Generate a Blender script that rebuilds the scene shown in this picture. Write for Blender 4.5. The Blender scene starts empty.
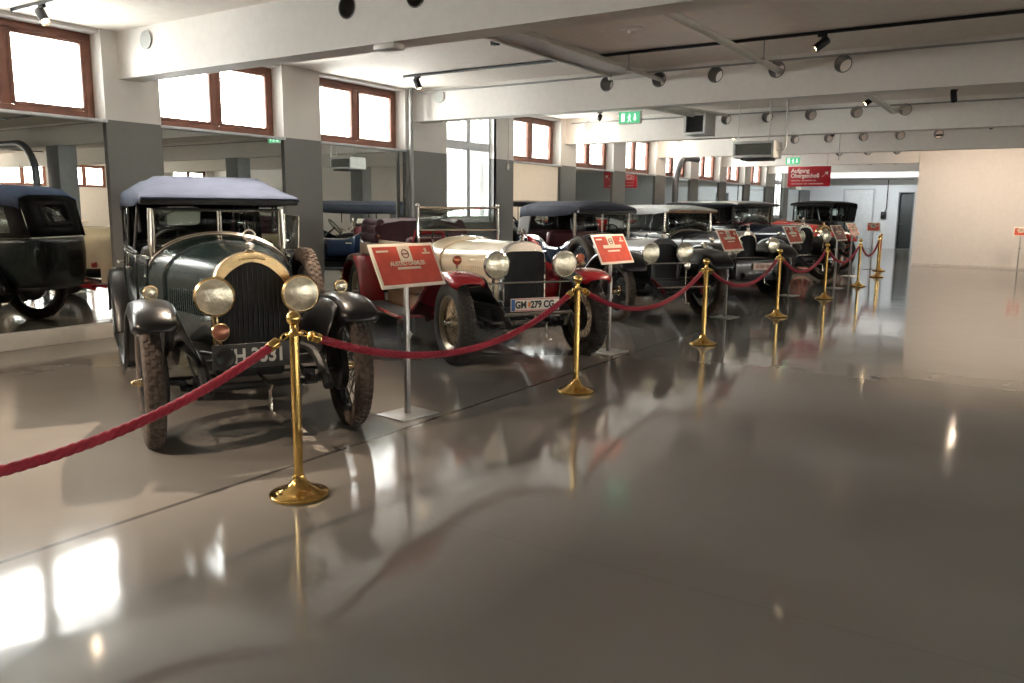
import bpy, bmesh, math, random
from mathutils import Vector, Matrix, noise
random.seed(7)
PI = math.pi
S = bpy.context.scene
COL = S.collection

# ------------------------------------------------------------------ camera, sky, exposure
def setup():
    cd = bpy.data.cameras.new('camera'); cam = bpy.data.objects.new('camera', cd); COL.objects.link(cam)
    cd.sensor_fit = 'HORIZONTAL'; cd.sensor_width = 36.0; cd.lens = 813.4 / 1024 * 36.0
    cd.clip_start = 0.05; cd.clip_end = 200
    yaw, pit, roll = math.radians(33.03), math.radians(9.19), math.radians(0.49)
    s, c = math.sin(yaw), math.cos(yaw)
    fw, rt, up = Vector((-s, c, 0)), Vector((c, s, 0)), Vector((0, 0, 1))
    F = fw * math.cos(pit) - up * math.sin(pit); U = up * math.cos(pit) + fw * math.sin(pit)
    R = Matrix((rt, U, -F)).transposed().to_4x4()
    cam.matrix_world = Matrix.Translation((0, 0, 1.51)) @ R @ Matrix.Rotation(roll, 4, 'Z')
    S.camera = cam
    w = bpy.data.worlds.new('overcast_sky'); S.world = w; w.use_nodes = True
    bg = w.node_tree.nodes['Background']
    bg.inputs[0].default_value = (1.0, 0.975, 0.94, 1); bg.inputs[1].default_value = 24.0
    S.view_settings.view_transform = 'Standard'; S.view_settings.look = 'None'
    S.view_settings.gamma = 1.0; S.view_settings.use_curve_mapping = False
    S.view_settings.exposure = 0.84
    cy = S.cycles
    cy.use_denoising = True
    cy.max_bounces = 12; cy.diffuse_bounces = 6; cy.glossy_bounces = 6; cy.transparent_max_bounces = 24
    cy.transmission_bounces = 6; cy.sample_clamp_indirect = 6.0; cy.caustics_reflective = False; cy.caustics_refractive = False
S.render.engine = 'CYCLES'
setup()

# ------------------------------------------------------------------ room numbers
WX = -9.1            # mirror wall
OX = 17.0            # wall across the hall
Y0, Y1 = -12.0, 38.4
CZ = 3.47            # ceiling
SILL = 2.485
PITCH = 2.6; PY = 5.45; PW = 0.70   # wall piers
BEAMY = [5.78 + 5.2 * k for k in range(-3, 7)]
BEAMB = 2.95

# ------------------------------------------------------------------ materials
MATS = {}
def mat(name, col, rough=0.5, metal=0.0, var=0.06, scale=12.0, bump=0.0, bscale=60.0, coat=0.0, trans=0.0, emit=None, estr=0.0, rvar=0.0, spec=0.5, sheen=0.0, col2=None, lo=0.35, hi=0.65):
    if name in MATS: return MATS[name]
    m = bpy.data.materials.new(name); m.use_nodes = True; MATS[name] = m
    nt = m.node_tree; N = nt.nodes; L = nt.links; b = N['Principled BSDF']
    tc = N.new('ShaderNodeTexCoord'); nz = N.new('ShaderNodeTexNoise'); nz.inputs['Scale'].default_value = scale; nz.inputs['Detail'].default_value = 4
    L.new(tc.outputs['Object'], nz.inputs['Vector'])
    cr = N.new('ShaderNodeValToRGB'); c2 = col2 or tuple(max(0, x * (1 - 2 * var)) for x in col)
    cr.color_ramp.elements[0].position = lo; cr.color_ramp.elements[1].position = hi
    cr.color_ramp.elements[0].color = (*c2, 1); cr.color_ramp.elements[1].color = (*col, 1)
    L.new(nz.outputs['Fac'], cr.inputs[0]); L.new(cr.outputs[0], b.inputs['Base Color'])
    b.inputs['Metallic'].default_value = metal; b.inputs['Roughness'].default_value = rough
    b.inputs['Specular IOR Level'].default_value = spec
    b.inputs['Coat Weight'].default_value = coat; b.inputs['Coat Roughness'].default_value = 0.04
    b.inputs['Transmission Weight'].default_value = trans
    if sheen: b.inputs['Sheen Weight'].default_value = sheen
    if rvar:
        mr = N.new('ShaderNodeMapRange'); mr.inputs['To Min'].default_value = max(0, rough - rvar); mr.inputs['To Max'].default_value = rough + rvar
        L.new(nz.outputs['Fac'], mr.inputs['Value']); L.new(mr.outputs[0], b.inputs['Roughness'])
    if bump:
        n2 = N.new('ShaderNodeTexNoise'); n2.inputs['Scale'].default_value = bscale; n2.inputs['Detail'].default_value = 3
        L.new(tc.outputs['Object'], n2.inputs['Vector'])
        bp = N.new('ShaderNodeBump'); bp.inputs['Strength'].default_value = bump; bp.inputs['Distance'].default_value = 0.01
        L.new(n2.outputs['Fac'], bp.inputs['Height']); L.new(bp.outputs[0], b.inputs['Normal'])
    if emit:
        b.inputs['Emission Color'].default_value = (*emit, 1); b.inputs['Emission Strength'].default_value = estr
    return m

def glass_mat(name, tint=(0.96, 0.98, 0.97), gl=1.0):
    if name in MATS: return MATS[name]
    m = bpy.data.materials.new(name); m.use_nodes = True; MATS[name] = m
    nt = m.node_tree; N = nt.nodes; L = nt.links; N.remove(N['Principled BSDF'])
    out = N['Material Output']; mx = N.new('ShaderNodeMixShader'); tr = N.new('ShaderNodeBsdfTransparent'); gs = N.new('ShaderNodeBsdfGlossy')
    tr.inputs[0].default_value = (*tint, 1); gs.inputs['Roughness'].default_value = 0.02
    fr = N.new('ShaderNodeFresnel'); fr.inputs[0].default_value = 1.45
    nz = N.new('ShaderNodeTexNoise'); nz.inputs['Scale'].default_value = 3; mu = N.new('ShaderNodeMath'); mu.operation = 'MULTIPLY'
    mr = N.new('ShaderNodeMapRange'); mr.inputs['To Min'].default_value = 0.8 * gl; mr.inputs['To Max'].default_value = 1.0 * gl
    L.new(nz.outputs['Fac'], mr.inputs['Value']); L.new(fr.outputs[0], mu.inputs[0]); L.new(mr.outputs[0], mu.inputs[1])
    L.new(mu.outputs[0], mx.inputs[0]); L.new(tr.outputs[0], mx.inputs[1]); L.new(gs.outputs[0], mx.inputs[2]); L.new(mx.outputs[0], out.inputs[0])
    return m

def mirror_mat():
    return mat('mirror_silver', (0.80, 0.83, 0.80), 0.006, 1.0, var=0.01, scale=2)

def wall_mat():
    "white plaster above the sill height, grey paint below it (world height)"
    m = bpy.data.materials.new('two_tone_plaster'); m.use_nodes = True
    nt = m.node_tree; N = nt.nodes; L = nt.links; b = N['Principled BSDF']
    tc = N.new('ShaderNodeTexCoord'); sp = N.new('ShaderNodeSeparateXYZ'); L.new(tc.outputs['Object'], sp.inputs[0])
    nz = N.new('ShaderNodeTexNoise'); nz.inputs['Scale'].default_value = 9; L.new(tc.outputs['Object'], nz.inputs['Vector'])
    gt = N.new('ShaderNodeMath'); gt.operation = 'GREATER_THAN'; gt.inputs[1].default_value = SILL; L.new(sp.outputs['Z'], gt.inputs[0])
    a = N.new('ShaderNodeMixRGB'); a.inputs[1].default_value = (0.185, 0.188, 0.180, 1); a.inputs[2].default_value = (0.20, 0.203, 0.195, 1)
    c = N.new('ShaderNodeMixRGB'); c.inputs[1].default_value = (0.72, 0.70, 0.66, 1); c.inputs[2].default_value = (0.77, 0.75, 0.71, 1)
    L.new(nz.outputs['Fac'], a.inputs[0]); L.new(nz.outputs['Fac'], c.inputs[0])
    mx = N.new('ShaderNodeMixRGB'); L.new(gt.outputs[0], mx.inputs[0]); L.new(a.outputs[0], mx.inputs[1]); L.new(c.outputs[0], mx.inputs[2])
    L.new(mx.outputs[0], b.inputs['Base Color']); b.inputs['Roughness'].default_value = 0.7
    n2 = N.new('ShaderNodeTexNoise'); n2.inputs['Scale'].default_value = 80; L.new(tc.outputs['Object'], n2.inputs['Vector'])
    bp = N.new('ShaderNodeBump'); bp.inputs['Strength'].default_value = 0.08; L.new(n2.outputs['Fac'], bp.inputs['Height']); L.new(bp.outputs[0], b.inputs['Normal'])
    return m

def floor_mat():
    "poured resin floor: beige-grey, faint clouding, gentle ripples, thin dark joints"
    m = bpy.data.materials.new('poured_resin'); m.use_nodes = True
    nt = m.node_tree; N = nt.nodes; L = nt.links; b = N['Principled BSDF']
    tc = N.new('ShaderNodeTexCoord'); sp = N.new('ShaderNodeSeparateXYZ'); L.new(tc.outputs['Object'], sp.inputs[0])
    nz = N.new('ShaderNodeTexNoise'); nz.inputs['Scale'].default_value = 0.55; nz.inputs['Detail'].default_value = 5; L.new(tc.outputs['Object'], nz.inputs['Vector'])
    cr = N.new('ShaderNodeValToRGB'); L.new(nz.outputs['Fac'], cr.inputs[0])
    cr.color_ramp.elements[0].position = 0.3; cr.color_ramp.elements[0].color = FLOOR_A
    cr.color_ramp.elements[1].position = 0.75; cr.color_ramp.elements[1].color = FLOOR_B
    # joints
    def band(sock, c, w):
        s1 = N.new('ShaderNodeMath'); s1.operation = 'SUBTRACT'; s1.inputs[1].default_value = c; L.new(sock, s1.inputs[0])
        s2 = N.new('ShaderNodeMath'); s2.operation = 'ABSOLUTE'; L.new(s1.outputs[0], s2.inputs[0])
        s3 = N.new('ShaderNodeMath'); s3.operation = 'LESS_THAN'; s3.inputs[1].default_value = w; L.new(s2.outputs[0], s3.inputs[0]); return s3.outputs[0]
    j1 = band(sp.outputs['X'], -3.62, 0.017)
    pm = N.new('ShaderNodeMath'); pm.operation = 'PINGPONG'; pm.inputs[1].default_value = 2.6
    ad = N.new('ShaderNodeMath'); ad.operation = 'ADD'; ad.inputs[1].default_value = 23.0; L.new(sp.outputs['Y'], ad.inputs[0]); L.new(ad.outputs[0], pm.inputs[0])
    lt = N.new('ShaderNodeMath'); lt.operation = 'LESS_THAN'; lt.inputs[1].default_value = 0.007; L.new(pm.outputs[0], lt.inputs[0])
    jm = N.new('ShaderNodeMath'); jm.operation = 'MULTIPLY_ADD'; jm.inputs[1].default_value = 0.12; L.new(lt.outputs[0], jm.inputs[0]); L.new(j1, jm.inputs[2]); jm.use_clamp = True
    mj = N.new('ShaderNodeMixRGB'); mj.inputs[2].default_value = (0.10, 0.095, 0.088, 1); L.new(jm.outputs[0], mj.inputs[0]); L.new(cr.outputs[0], mj.inputs[1])
    L.new(mj.outputs[0], b.inputs['Base Color'])
    n3 = N.new('ShaderNodeTexNoise'); n3.inputs['Scale'].default_value = 1.7; n3.inputs['Detail'].default_value = 3; L.new(tc.outputs['Object'], n3.inputs['Vector'])
    mr = N.new('ShaderNodeMapRange'); mr.inputs['To Min'].default_value = 0.05; mr.inputs['To Max'].default_value = 0.13; L.new(n3.outputs['Fac'], mr.inputs['Value']); L.new(mr.outputs[0], b.inputs['Roughness'])
    b.inputs['IOR'].default_value = 1.62
    n4 = N.new('ShaderNodeTexNoise'); n4.inputs['Scale'].default_value = 2.6; n4.inputs['Detail'].default_value = 1.5; L.new(tc.outputs['Object'], n4.inputs['Vector'])
    bp = N.new('ShaderNodeBump'); bp.inputs['Strength'].default_value = 0.16; bp.inputs['Distance'].default_value = 0.012; L.new(n4.outputs['Fac'], bp.inputs['Height'])
    L.new(bp.outputs[0], b.inputs['Normal'])
    return m
FLOOR_A = (0.215, 0.202, 0.182, 1); FLOOR_B = (0.265, 0.250, 0.227, 1)

def sign_mat():
    "printed red poster sheet with a lacquer gloss"
    return mat('sign_print_red', (0.68, 0.11, 0.075), 0.2, 0, var=0.16, scale=5, coat=0.8)

# ------------------------------------------------------------------ mesh builder
class MB:
    def __init__(s): s.v = []; s.f = []
    def add(s, vs, fs):
        o = len(s.v); s.v += [tuple(p) for p in vs]; s.f += [tuple(i + o for i in f) for f in fs]; return s
    def box(s, c, d, rot=None, b=0.0, taper=1.0):
        "box centre c, size d; b = chamfer; taper scales the top"
        bm = bmesh.new(); bmesh.ops.create_cube(bm, size=1)
        for v in bm.verts:
            k = taper if v.co.z > 0 else 1
            v.co = Vector((v.co.x * d[0] * k, v.co.y * d[1] * k, v.co.z * d[2]))
        if b > 0: bmesh.ops.bevel(bm, geom=bm.edges[:], offset=min(b, min(d) * 0.45), segments=2, profile=0.5, affect='EDGES')
        bm.verts.index_update()
        M = rot or Matrix.Identity(3)
        s.add([(M @ v.co) + Vector(c) for v in bm.verts], [[v.index for v in f.verts] for f in bm.faces]); bm.free(); return s
    def lathe(s, prof, o=(0, 0, 0), ax=(0, 0, 1), n=24, close=False):
        "prof: (radius, height) pairs along axis"
        ax = Vector(ax).normalized(); t = Vector((1, 0, 0)) if abs(ax.x) < 0.9 else Vector((0, 1, 0))
        u = ax.cross(t).normalized(); w = ax.cross(u); o = Vector(o)
        vs = []
        for r, h in prof:
            for i in range(n):
                a = 2 * PI * i / n; vs.append(o + ax * h + (u * math.cos(a) + w * math.sin(a)) * r)
        fs = []; m = len(prof); rng = range(m) if close else range(m - 1)
        for j in rng:
            k = (j + 1) % m
            for i in range(n): fs.append((j * n + i, j * n + (i + 1) % n, k * n + (i + 1) % n, k * n + i))
        if not close:
            if prof[0][0] > 1e-5: fs.append(tuple(range(n))[::-1])
            if prof[-1][0] > 1e-5: fs.append(tuple((m - 1) * n + i for i in range(n)))
        return s.add(vs, fs)
    def cyl(s, a, b, r, n=12, r2=None):
        a, b = Vector(a), Vector(b); return s.lathe([(r, 0), (r2 if r2 is not None else r, (b - a).length)], a, b - a, n)
    def tube(s, pts, r, n=8, closed=False, fn=None, cap=True):
        pts = [Vector(p) for p in pts]; m = len(pts); vs = []; nrm = None; d = 0
        for i, p in enumerate(pts):
            if closed: t = pts[(i + 1) % m] - pts[i - 1]
            else: t = pts[min(i + 1, m - 1)] - pts[max(i - 1, 0)]
            t.normalize()
            if nrm is None:
                nrm = t.cross(Vector((0, 0, 1)))
                if nrm.length < 0.1: nrm = t.cross(Vector((1, 0, 0)))
                nrm.normalize()
            nrm = (nrm - t * nrm.dot(t)).normalized(); bn = t.cross(nrm)
            if i: d += (p - pts[i - 1]).length
            rr = r[i] if isinstance(r, (list, tuple)) else r
            for k in range(n):
                a = 2 * PI * k / n; q = rr * (fn(a, d) if fn else 1)
                vs.append(p + (nrm * math.cos(a) + bn * math.sin(a)) * q)
        fs = []
        for j in range(m if closed else m - 1):
            k2 = (j + 1) % m
            for i in range(n): fs.append((j * n + i, j * n + (i + 1) % n, k2 * n + (i + 1) % n, k2 * n + i))
        if not closed and cap: fs += [tuple(range(n))[::-1], tuple((m - 1) * n + i for i in range(n))]
        return s.add(vs, fs)
    def grid(s, rows, close=False, caps=False):
        n = len(rows[0]); vs = [p for r in rows for p in r]; fs = []
        for j in range(len(rows) - 1):
            for i in range(n if close else n - 1): fs.append((j * n + i, j * n + (i + 1) % n, (j + 1) * n + (i + 1) % n, (j + 1) * n + i))
        if caps: fs += [tuple(range(n))[::-1], tuple((len(rows) - 1) * n + i for i in range(n))]
        return s.add(vs, fs)
    def sphere(s, c, r, n=16, sc=(1, 1, 1)):
        m = n // 2; vs = []; fs = []
        for j in range(m + 1):
            a = PI * j / m
            for i in range(n):
                b = 2 * PI * i / n; vs.append((c[0] + r * sc[0] * math.sin(a) * math.cos(b), c[1] + r * sc[1] * math.sin(a) * math.sin(b), c[2] + r * sc[2] * math.cos(a)))
        for j in range(m):
            for i in range(n): fs.append((j * n + i, (j + 1) * n + i, (j + 1) * n + (i + 1) % n, j * n + (i + 1) % n))
        return s.add(vs, fs)
    def frame(s, corners, w, d, r=0):
        "closed rectangular bar frame along 4+ corner points"
        m = len(corners)
        for i in range(m): s.bar(corners[i], corners[(i + 1) % m], w, d)
        return s
    def bar(s, a, b, w, h, up=(0, 0, 1), ext=0.0):
        a, b = Vector(a), Vector(b); t = (b - a); l = t.length; t.normalize(); up = Vector(up)
        if abs(t.dot(up)) > 0.95: up = Vector((1, 0, 0))
        sd = t.cross(up).normalized(); u = sd.cross(t)
        M = Matrix((sd, t, u)).transposed()
        return s.box((a + b) / 2, (w, l + 2 * ext, h), M)
    def mesh(s, name, sharp=35, weld=False):
        me = bpy.data.meshes.new(name); me.from_pydata(s.v, [], s.f); me.validate()
        bm = bmesh.new(); bm.from_mesh(me)
        bmesh.ops.remove_doubles(bm, verts=bm.verts, dist=1e-5)
        bmesh.ops.recalc_face_normals(bm, faces=bm.faces); bm.to_mesh(me); bm.free()
        me.polygons.foreach_set('use_smooth', [True] * len(me.polygons))
        try: me.set_sharp_from_angle(angle=math.radians(sharp))
        except Exception: pass
        return me

def link(name, me, m, parent=None, loc=None, rot=None, label=None):
    o = bpy.data.objects.new(name, me); COL.objects.link(o)
    if m and not me.materials: me.materials.append(m)
    if parent: o.parent = parent
    if loc: o.location = loc
    if rot: o.rotation_euler = rot
    if label: o['label'] = label
    return o
def obj(name, mb, m, parent=None, loc=None, rot=None, solid=0, label=None, sharp=35, sub=0):
    o = link(name, mb.mesh(name, sharp), m, parent, loc, rot, label)
    if sub: md = o.modifiers.new('sub', 'SUBSURF'); md.levels = md.render_levels = sub
    if solid: md = o.modifiers.new('solid', 'SOLIDIFY'); md.thickness = solid; md.offset = 0
    return o
def thing(name, label, cat, loc=(0, 0, 0), rz=0, group=None):
    o = bpy.data.objects.new(name, None); COL.objects.link(o); o.location = loc; o.rotation_euler = (0, 0, rz); o.empty_display_size = 0.1
    return tag(o, label, cat, group)
def tag(o, label=None, cat=None, group=None, kind=None):
    if label: o['label'] = label
    if cat: o['category'] = cat
    if group: o['group'] = group
    if kind: o['kind'] = kind
    return o
def struct(name, mb, m, **k):
    o = obj(name, mb, m, **k); o['kind'] = 'structure'; return o
def copy_tree(o, parent=None):
    c = o.copy(); COL.objects.link(c); c.parent = parent
    for ch in list(o.children): copy_tree(ch, c)
    return c
def text(name, body, size, m, parent, loc, rot, align='CENTER', depth=0.0015, bold=0.0, sx=1.0):
    cu = bpy.data.curves.new(name, 'FONT'); cu.body = body; cu.size = size; cu.extrude = depth; cu.align_x = align; cu.align_y = 'CENTER'; cu.offset = bold
    t = bpy.data.objects.new(name, cu); COL.objects.link(t)
    dg = bpy.context.evaluated_depsgraph_get(); me = bpy.data.meshes.new_from_object(t.evaluated_get(dg))
    bpy.data.objects.remove(t); me.name = name; me.materials.clear()
    o = link(name, me, m, parent, loc, rot); o.scale = (sx, 1, 1); return o

# ------------------------------------------------------------------ the room
M_wall = wall_mat()
M_white = mat('white_plaster', (0.80, 0.765, 0.72), 0.75, var=0.02, bump=0.05, bscale=50)
M_ceil = mat('ceiling_plaster', (0.86, 0.79, 0.72), 0.8, var=0.03, bump=0.05, bscale=40)
M_grey = mat('grey_paint', (0.165, 0.168, 0.162), 0.6, var=0.05, scale=8, bump=0.06)
M_part = mat('partition_white', (0.70, 0.67, 0.63), 0.6, var=0.02, bump=0.03)
M_brown = mat('window_wood_brown', (0.20, 0.075, 0.045), 0.45, var=0.15, scale=6, bump=0.08)
M_wframe = mat('window_frame_white', (0.72, 0.75, 0.77), 0.4, var=0.02)
M_pane = glass_mat('window_glass')
M_black = mat('black_metal', (0.014, 0.014, 0.015), 0.4, 0.3, var=0.1)
M_dgrey = mat('dark_grey_duct', (0.13, 0.135, 0.14), 0.45, 0.4, var=0.1)
M_pipe = mat('pipe_grey', (0.36, 0.36, 0.35), 0.4, 0.3, var=0.05)
M_wpipe = mat('pipe_white', (0.62, 0.60, 0.56), 0.5, var=0.03)

struct('floor', MB().box(((WX + OX) / 2, (Y0 + Y1) / 2, -0.1), (OX - WX + 1, Y1 - Y0 + 1, 0.2)), floor_mat(), loc=None)
struct('ceiling', MB().box(((WX + OX) / 2, (Y0 + Y1) / 2, CZ + 0.1), (OX - WX + 1, Y1 - Y0 + 1, 0.2)), M_ceil)

NWIN = [0]
def portal(x, y, z, w, h, sx):
    ld = bpy.data.lights.new('sky_portal', 'AREA'); ld.shape = 'RECTANGLE'; ld.size = w; ld.size_y = h; ld.cycles.is_portal = True
    o = bpy.data.objects.new('sky_portal', ld); COL.objects.link(o)
    d = Vector((sx, 0, 0)); o.matrix_world = Matrix.Translation((x, y, z)) @ d.to_track_quat('-Z', 'Z').to_matrix().to_4x4()
def high_window(x, sx, a, b, z0, z1, mtl=None):
    "two-light timber window set back in its reveal; sx = +1 when the room is on +X"
    NWIN[0] += 1; mtl = mtl or M_brown
    w = bpy.data.objects.new('window_%d' % NWIN[0], None); COL.objects.link(w); w.location = (x - sx * 0.22, (a + b) / 2, z0); w['kind'] = 'structure'
    hw, h = (b - a) / 2, z1 - z0
    f = MB(); T = 0.085
    for yy in (-hw + T / 2, hw - T / 2): f.box((0, yy, h / 2), (0.09, T, h), b=0.008)
    for zz in (T / 2, h - T / 2): f.box((0, 0, zz), (0.09, 2 * hw - 2 * T, T), b=0.008)
    f.box((0, 0, h / 2), (0.09, 0.10, h - 2 * T), b=0.008)
    fr = obj('window_frame', f, mtl, w)
    for s_ in (-1, 1):
        g = MB(); c = s_ * (hw - T + 0.05) / 2; wd = hw - T - 0.05; t = 0.04
        y0, y1 = c - wd / 2, c + wd / 2
        for yy in (y0 + t / 2, y1 - t / 2): g.box((sx * 0.02, yy, h / 2), (0.06, t, h - 2 * T - 0.01), b=0.006)
        for zz in (T + t / 2, h - T - t / 2): g.box((sx * 0.02, c, zz), (0.06, wd - 2 * t, t), b=0.006)
        sa = obj('sash', g, mtl, w)
        obj('pane', MB().box((sx * 0.01, c, h / 2), (0.006, wd - 2 * t + 0.01, h - 2 * T - 2 * t + 0.01)), M_pane, sa)
    obj('window_sill', MB().box((sx * 0.14, 0, -0.017), (0.27, 2 * hw + 0.02, 0.032), b=0.004), M_wframe, w)
    portal(x - sx * 0.34, (a + b) / 2, (z0 + z1) / 2, 2 * hw, h, sx)
def tall_window(x, sx, a, b, z0, z1):
    NWIN[0] += 1
    w = bpy.data.objects.new('window_%d' % NWIN[0], None); COL.objects.link(w); w.location = (x - sx * 0.12, (a + b) / 2, z0); w['kind'] = 'structure'
    hw, h = (b - a) / 2, z1 - z0; f = MB(); T = 0.09; tr = h * 0.66
    for yy in (-hw + T / 2, hw - T / 2, 0): f.box((0, yy, h / 2), (0.10, T if yy else 0.07, h), b=0.008)
    for zz, t in ((T / 2, T), (h - T / 2, T), (tr, 0.10)): f.box((0, 0, zz), (0.098, 2 * hw - 2 * T, t), b=0.008)
    fr = obj('window_frame', f, M_wframe, w)
    for c in (-1, 1):
        for z_a, z_b in ((T, tr - 0.05), (tr + 0.05, h - T)):
            yc = c * (hw - T + 0.035) / 2; wd = hw - T - 0.035
            g = MB(); t = 0.03
            for yy in (yc - wd / 2 + t / 2, yc + wd / 2 - t / 2): g.box((sx * 0.02, yy, (z_a + z_b) / 2), (0.07, t, z_b - z_a))
            for zz in (z_a + t / 2, z_b - t / 2): g.box((sx * 0.02, yc, zz), (0.068, wd - 2 * t, t))
            sa = obj('sash', g, M_wframe, w)
            obj('pane', MB().box((sx * 0.01, yc, (z_a + z_b) / 2), (0.006, wd - 2 * t + .01, z_b - z_a - 2 * t + .01)), M_pane, sa)
    hd = MB(); hd.cyl((sx * 0.05, 0.0, h * 0.30), (sx * 0.09, 0.0, h * 0.30), 0.012, 10); hd.box((sx * 0.095, 0.0, h * 0.30 - 0.04), (0.014, 0.016, 0.11), b=0.004)
    obj('window_handle', hd, mat('handle_steel', (0.6, 0.6, 0.58), 0.3, 0.9), w)
    portal(x - sx * 0.34, (a + b) / 2, (z0 + z1) / 2, 2 * hw, h, sx)

wl = MB(); wo = MB(); mirrors = []
ZT = 3.43
TALL = {2: (11.78, 13.33), 10: (32.75, 34.0)}
def wbox(m, x, sx, y0, y1, z0, z1, t=0.30, off=0.0): m.box((x - sx * (t / 2 - off), (y0 + y1) / 2, (z0 + z1) / 2), (t, y1 - y0, z1 - z0))
for k in range(-7, 13):
    a = PY + PITCH * k; b = a + PW; e = a + PITCH
    wbox(wl, WX, 1, a, b, 0, CZ, 0.33, 0.03)
    if k in TALL:
        t0, t1 = TALL[k]
        wbox(wl, WX, 1, b, t0, 0, CZ, 0.33, 0.03); wbox(wl, WX, 1, t1, e, 0, CZ, 0.33, 0.03)
        wbox(wl, WX, 1, t0, t1, 0, 1.27, 0.33, 0.03); wbox(wl, WX, 1, t0, t1, 3.40, CZ, 0.33, 0.03)
        tall_window(WX, 1, t0, t1, 1.27, 3.40)
    elif e < Y1 + 0.1:
        wbox(wl, WX, 1, b, e, 0, SILL - 0.03, 0.30, -0.02); wbox(wl, WX, 1, b, e, ZT, CZ, 0.30, 0.0)
        high_window(WX, 1, b, e, SILL, ZT)
        mirrors.append((b, e))
wbox(wl, WX, 1, Y0 - .3, PY - 7 * PITCH, 0, CZ, 0.33, 0.03); wbox(wl, WX, 1, PY + 12 * PITCH + PW, Y1, 0, CZ, .33, .03)
struct('wall_left', wl, M_wall)
MIRLAB = {-1: 'wall mirror beside the dark green tourer, reflecting its black rear end', 0: 'wall mirror just behind the canvas roof of the dark green tourer', 1: 'wall mirror behind the maroon folded hood of the cream roadster',
          3: 'wall mirror right after the tall white window', 4: 'wall mirror above the blue-grey canvas roof of the navy tourer', 5: 'wall mirror showing the reflected red hanging sign'}
Mm = mirror_mat()
for (b, e) in mirrors:
    k = round((b - PW - PY) / PITCH)
    if k < -3: continue
    o = obj('wall_mirror', MB().box((WX - 0.01, (b + e) / 2, (0.17 + SILL - 0.035) / 2), (0.012, e - b - 0.01, SILL - 0.035 - 0.17)), Mm)
    far = 'wall mirror in the %s bay after the one with the dark curved duct' % {6: 'same or next', 7: 'second', 8: 'third', 9: 'fourth', 11: 'last mirrored'}.get(k, '') if k > 5 else 'wall mirror in the bay %s outside the picture' % {-2: 'just', -3: 'two piers'}.get(k, 'far')
    tag(o, MIRLAB.get(k, far), 'mirror', 'mirrors between the grey piers')
FARM = ['first', 'second', 'third']
bs = MB()
for (b, e) in mirrors: bs.box((WX + 0.02, (b + e) / 2, 0.085), (0.10, e - b, 0.17), b=0.006)
struct('baseboard_left', bs, mat('plinth_cream', (0.60, 0.58, 0.53), 0.5, var=0.03))

# wall across the hall: low wall, windows, upper wall
for k in range(-7, 13):
    a = PY + PITCH * k; b = a + PW; e = a + PITCH
    wbox(wo, OX, -1, a, b, 0, CZ, 0.33, 0.0)
    if e < Y1 + .1 and e < 26.8:
        wbox(wo, OX, -1, b, e, 0, 2.30, 0.33, 0.0); wbox(wo, OX, -1, b, e, 3.28, CZ, 0.33, 0.0)
        high_window(OX, -1, b, e, 2.33, 3.28)
    else: wbox(wo, OX, -1, b, e, 0, CZ, 0.33, 0.0)
wbox(wo, OX, -1, Y0 - .3, PY - 7 * PITCH, 0, CZ)
struct('wall_right', wo, M_part)
struct('wall_front', MB().box(((WX + OX) / 2, Y0 - .15, CZ / 2), (OX - WX + .6, 0.3, CZ)), M_part)
# far wall with its dark doorway
wb = MB(); DX0, DX1, DH = -5.42, -4.80, 2.40
wb.box(((WX - .3 + DX0) / 2, Y1 + .15, CZ / 2), (DX0 - WX + .3, 0.3, CZ)); wb.box(((DX1 + OX) / 2, Y1 + .15, CZ / 2), (OX - DX1, 0.3, CZ)); wb.box(((DX0 + DX1) / 2, Y1 + .15, (DH + CZ) / 2), (DX1 - DX0, .3, CZ - DH))
wb.box(((DX0 + DX1) / 2, Y1 + .27, CZ / 2), (DX1 - DX0 + .1, .06, CZ))  # unseen backing added behind the door so no sky light leaks in
struct('wall_back', wb, mat('back_wall_white', (0.62, 0.64, 0.64), 0.7, var=0.02))
dr = bpy.data.objects.new('door_1', None); COL.objects.link(dr); dr.location = ((DX0 + DX1) / 2, Y1 + .1, 0); dr['kind'] = 'structure'
obj('door_leaf', MB().box((0, 0.06, DH / 2), (DX1 - DX0 - .08, 0.05, DH - 0.04), b=.005), mat('door_dark_green', (0.035, 0.045, 0.042), 0.45), dr)
f = MB(); w2 = (DX1 - DX0) / 2
for sx in (-1, 1): f.box((sx * (w2 - .02), -0.07, DH / 2), (.04, .10, DH))
f.box((0, -.07, DH - .02), (2 * w2 - .08, .10, .04)); obj('door_frame', f, mat('door_frame_grey', (0.2, 0.21, 0.21), 0.5), dr)
obj('door_handle', MB().cyl((-.2, 0.03, 1.05), (-.2, -.03, 1.05), .012, 8).cyl((-.2, -.03, 1.05), (-.09, -.03, 1.05), .011, 8), mat('handle_steel', (0.6, 0.6, 0.58), 0.3, 0.9), dr)
# wide flat panel door on the back wall, beside
dr = bpy.data.objects.new('door_2', None); COL.objects.link(dr); dr.location = (-7.0, Y1 - .02, 0); dr['kind'] = 'structure'
for s_ in (-1, 1): obj('door_leaf', MB().box((s_ * .29, 0, 1.24), (.57, .035, 2.46), b=.004), mat('door_leaf_pale', (0.60, 0.62, 0.62), 0.5), dr)
f = MB()
for sx in (-1, 1): f.box((sx * .61, -.005, 1.27), (.05, .05, 2.54))
f.box((0, -.005, 2.52), (1.17, .05, .05)); obj('door_frame', f, mat('door_frame_pale', (0.45, 0.46, 0.46), 0.5), dr)
# white partition standing forward on the far side
pt = MB(); pt.box(((-3.28 + OX) / 2, 26.72, CZ / 2), (OX + 3.28, 0.2, CZ)); struct('wall_partition', pt, M_part)
struct('baseboard_partition', MB().box(((-3.28 + OX) / 2, 26.61, 0.03), (OX + 3.2, 0.02, 0.06)), mat('skirting', (0.62, 0.58, 0.54), 0.5))

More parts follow.
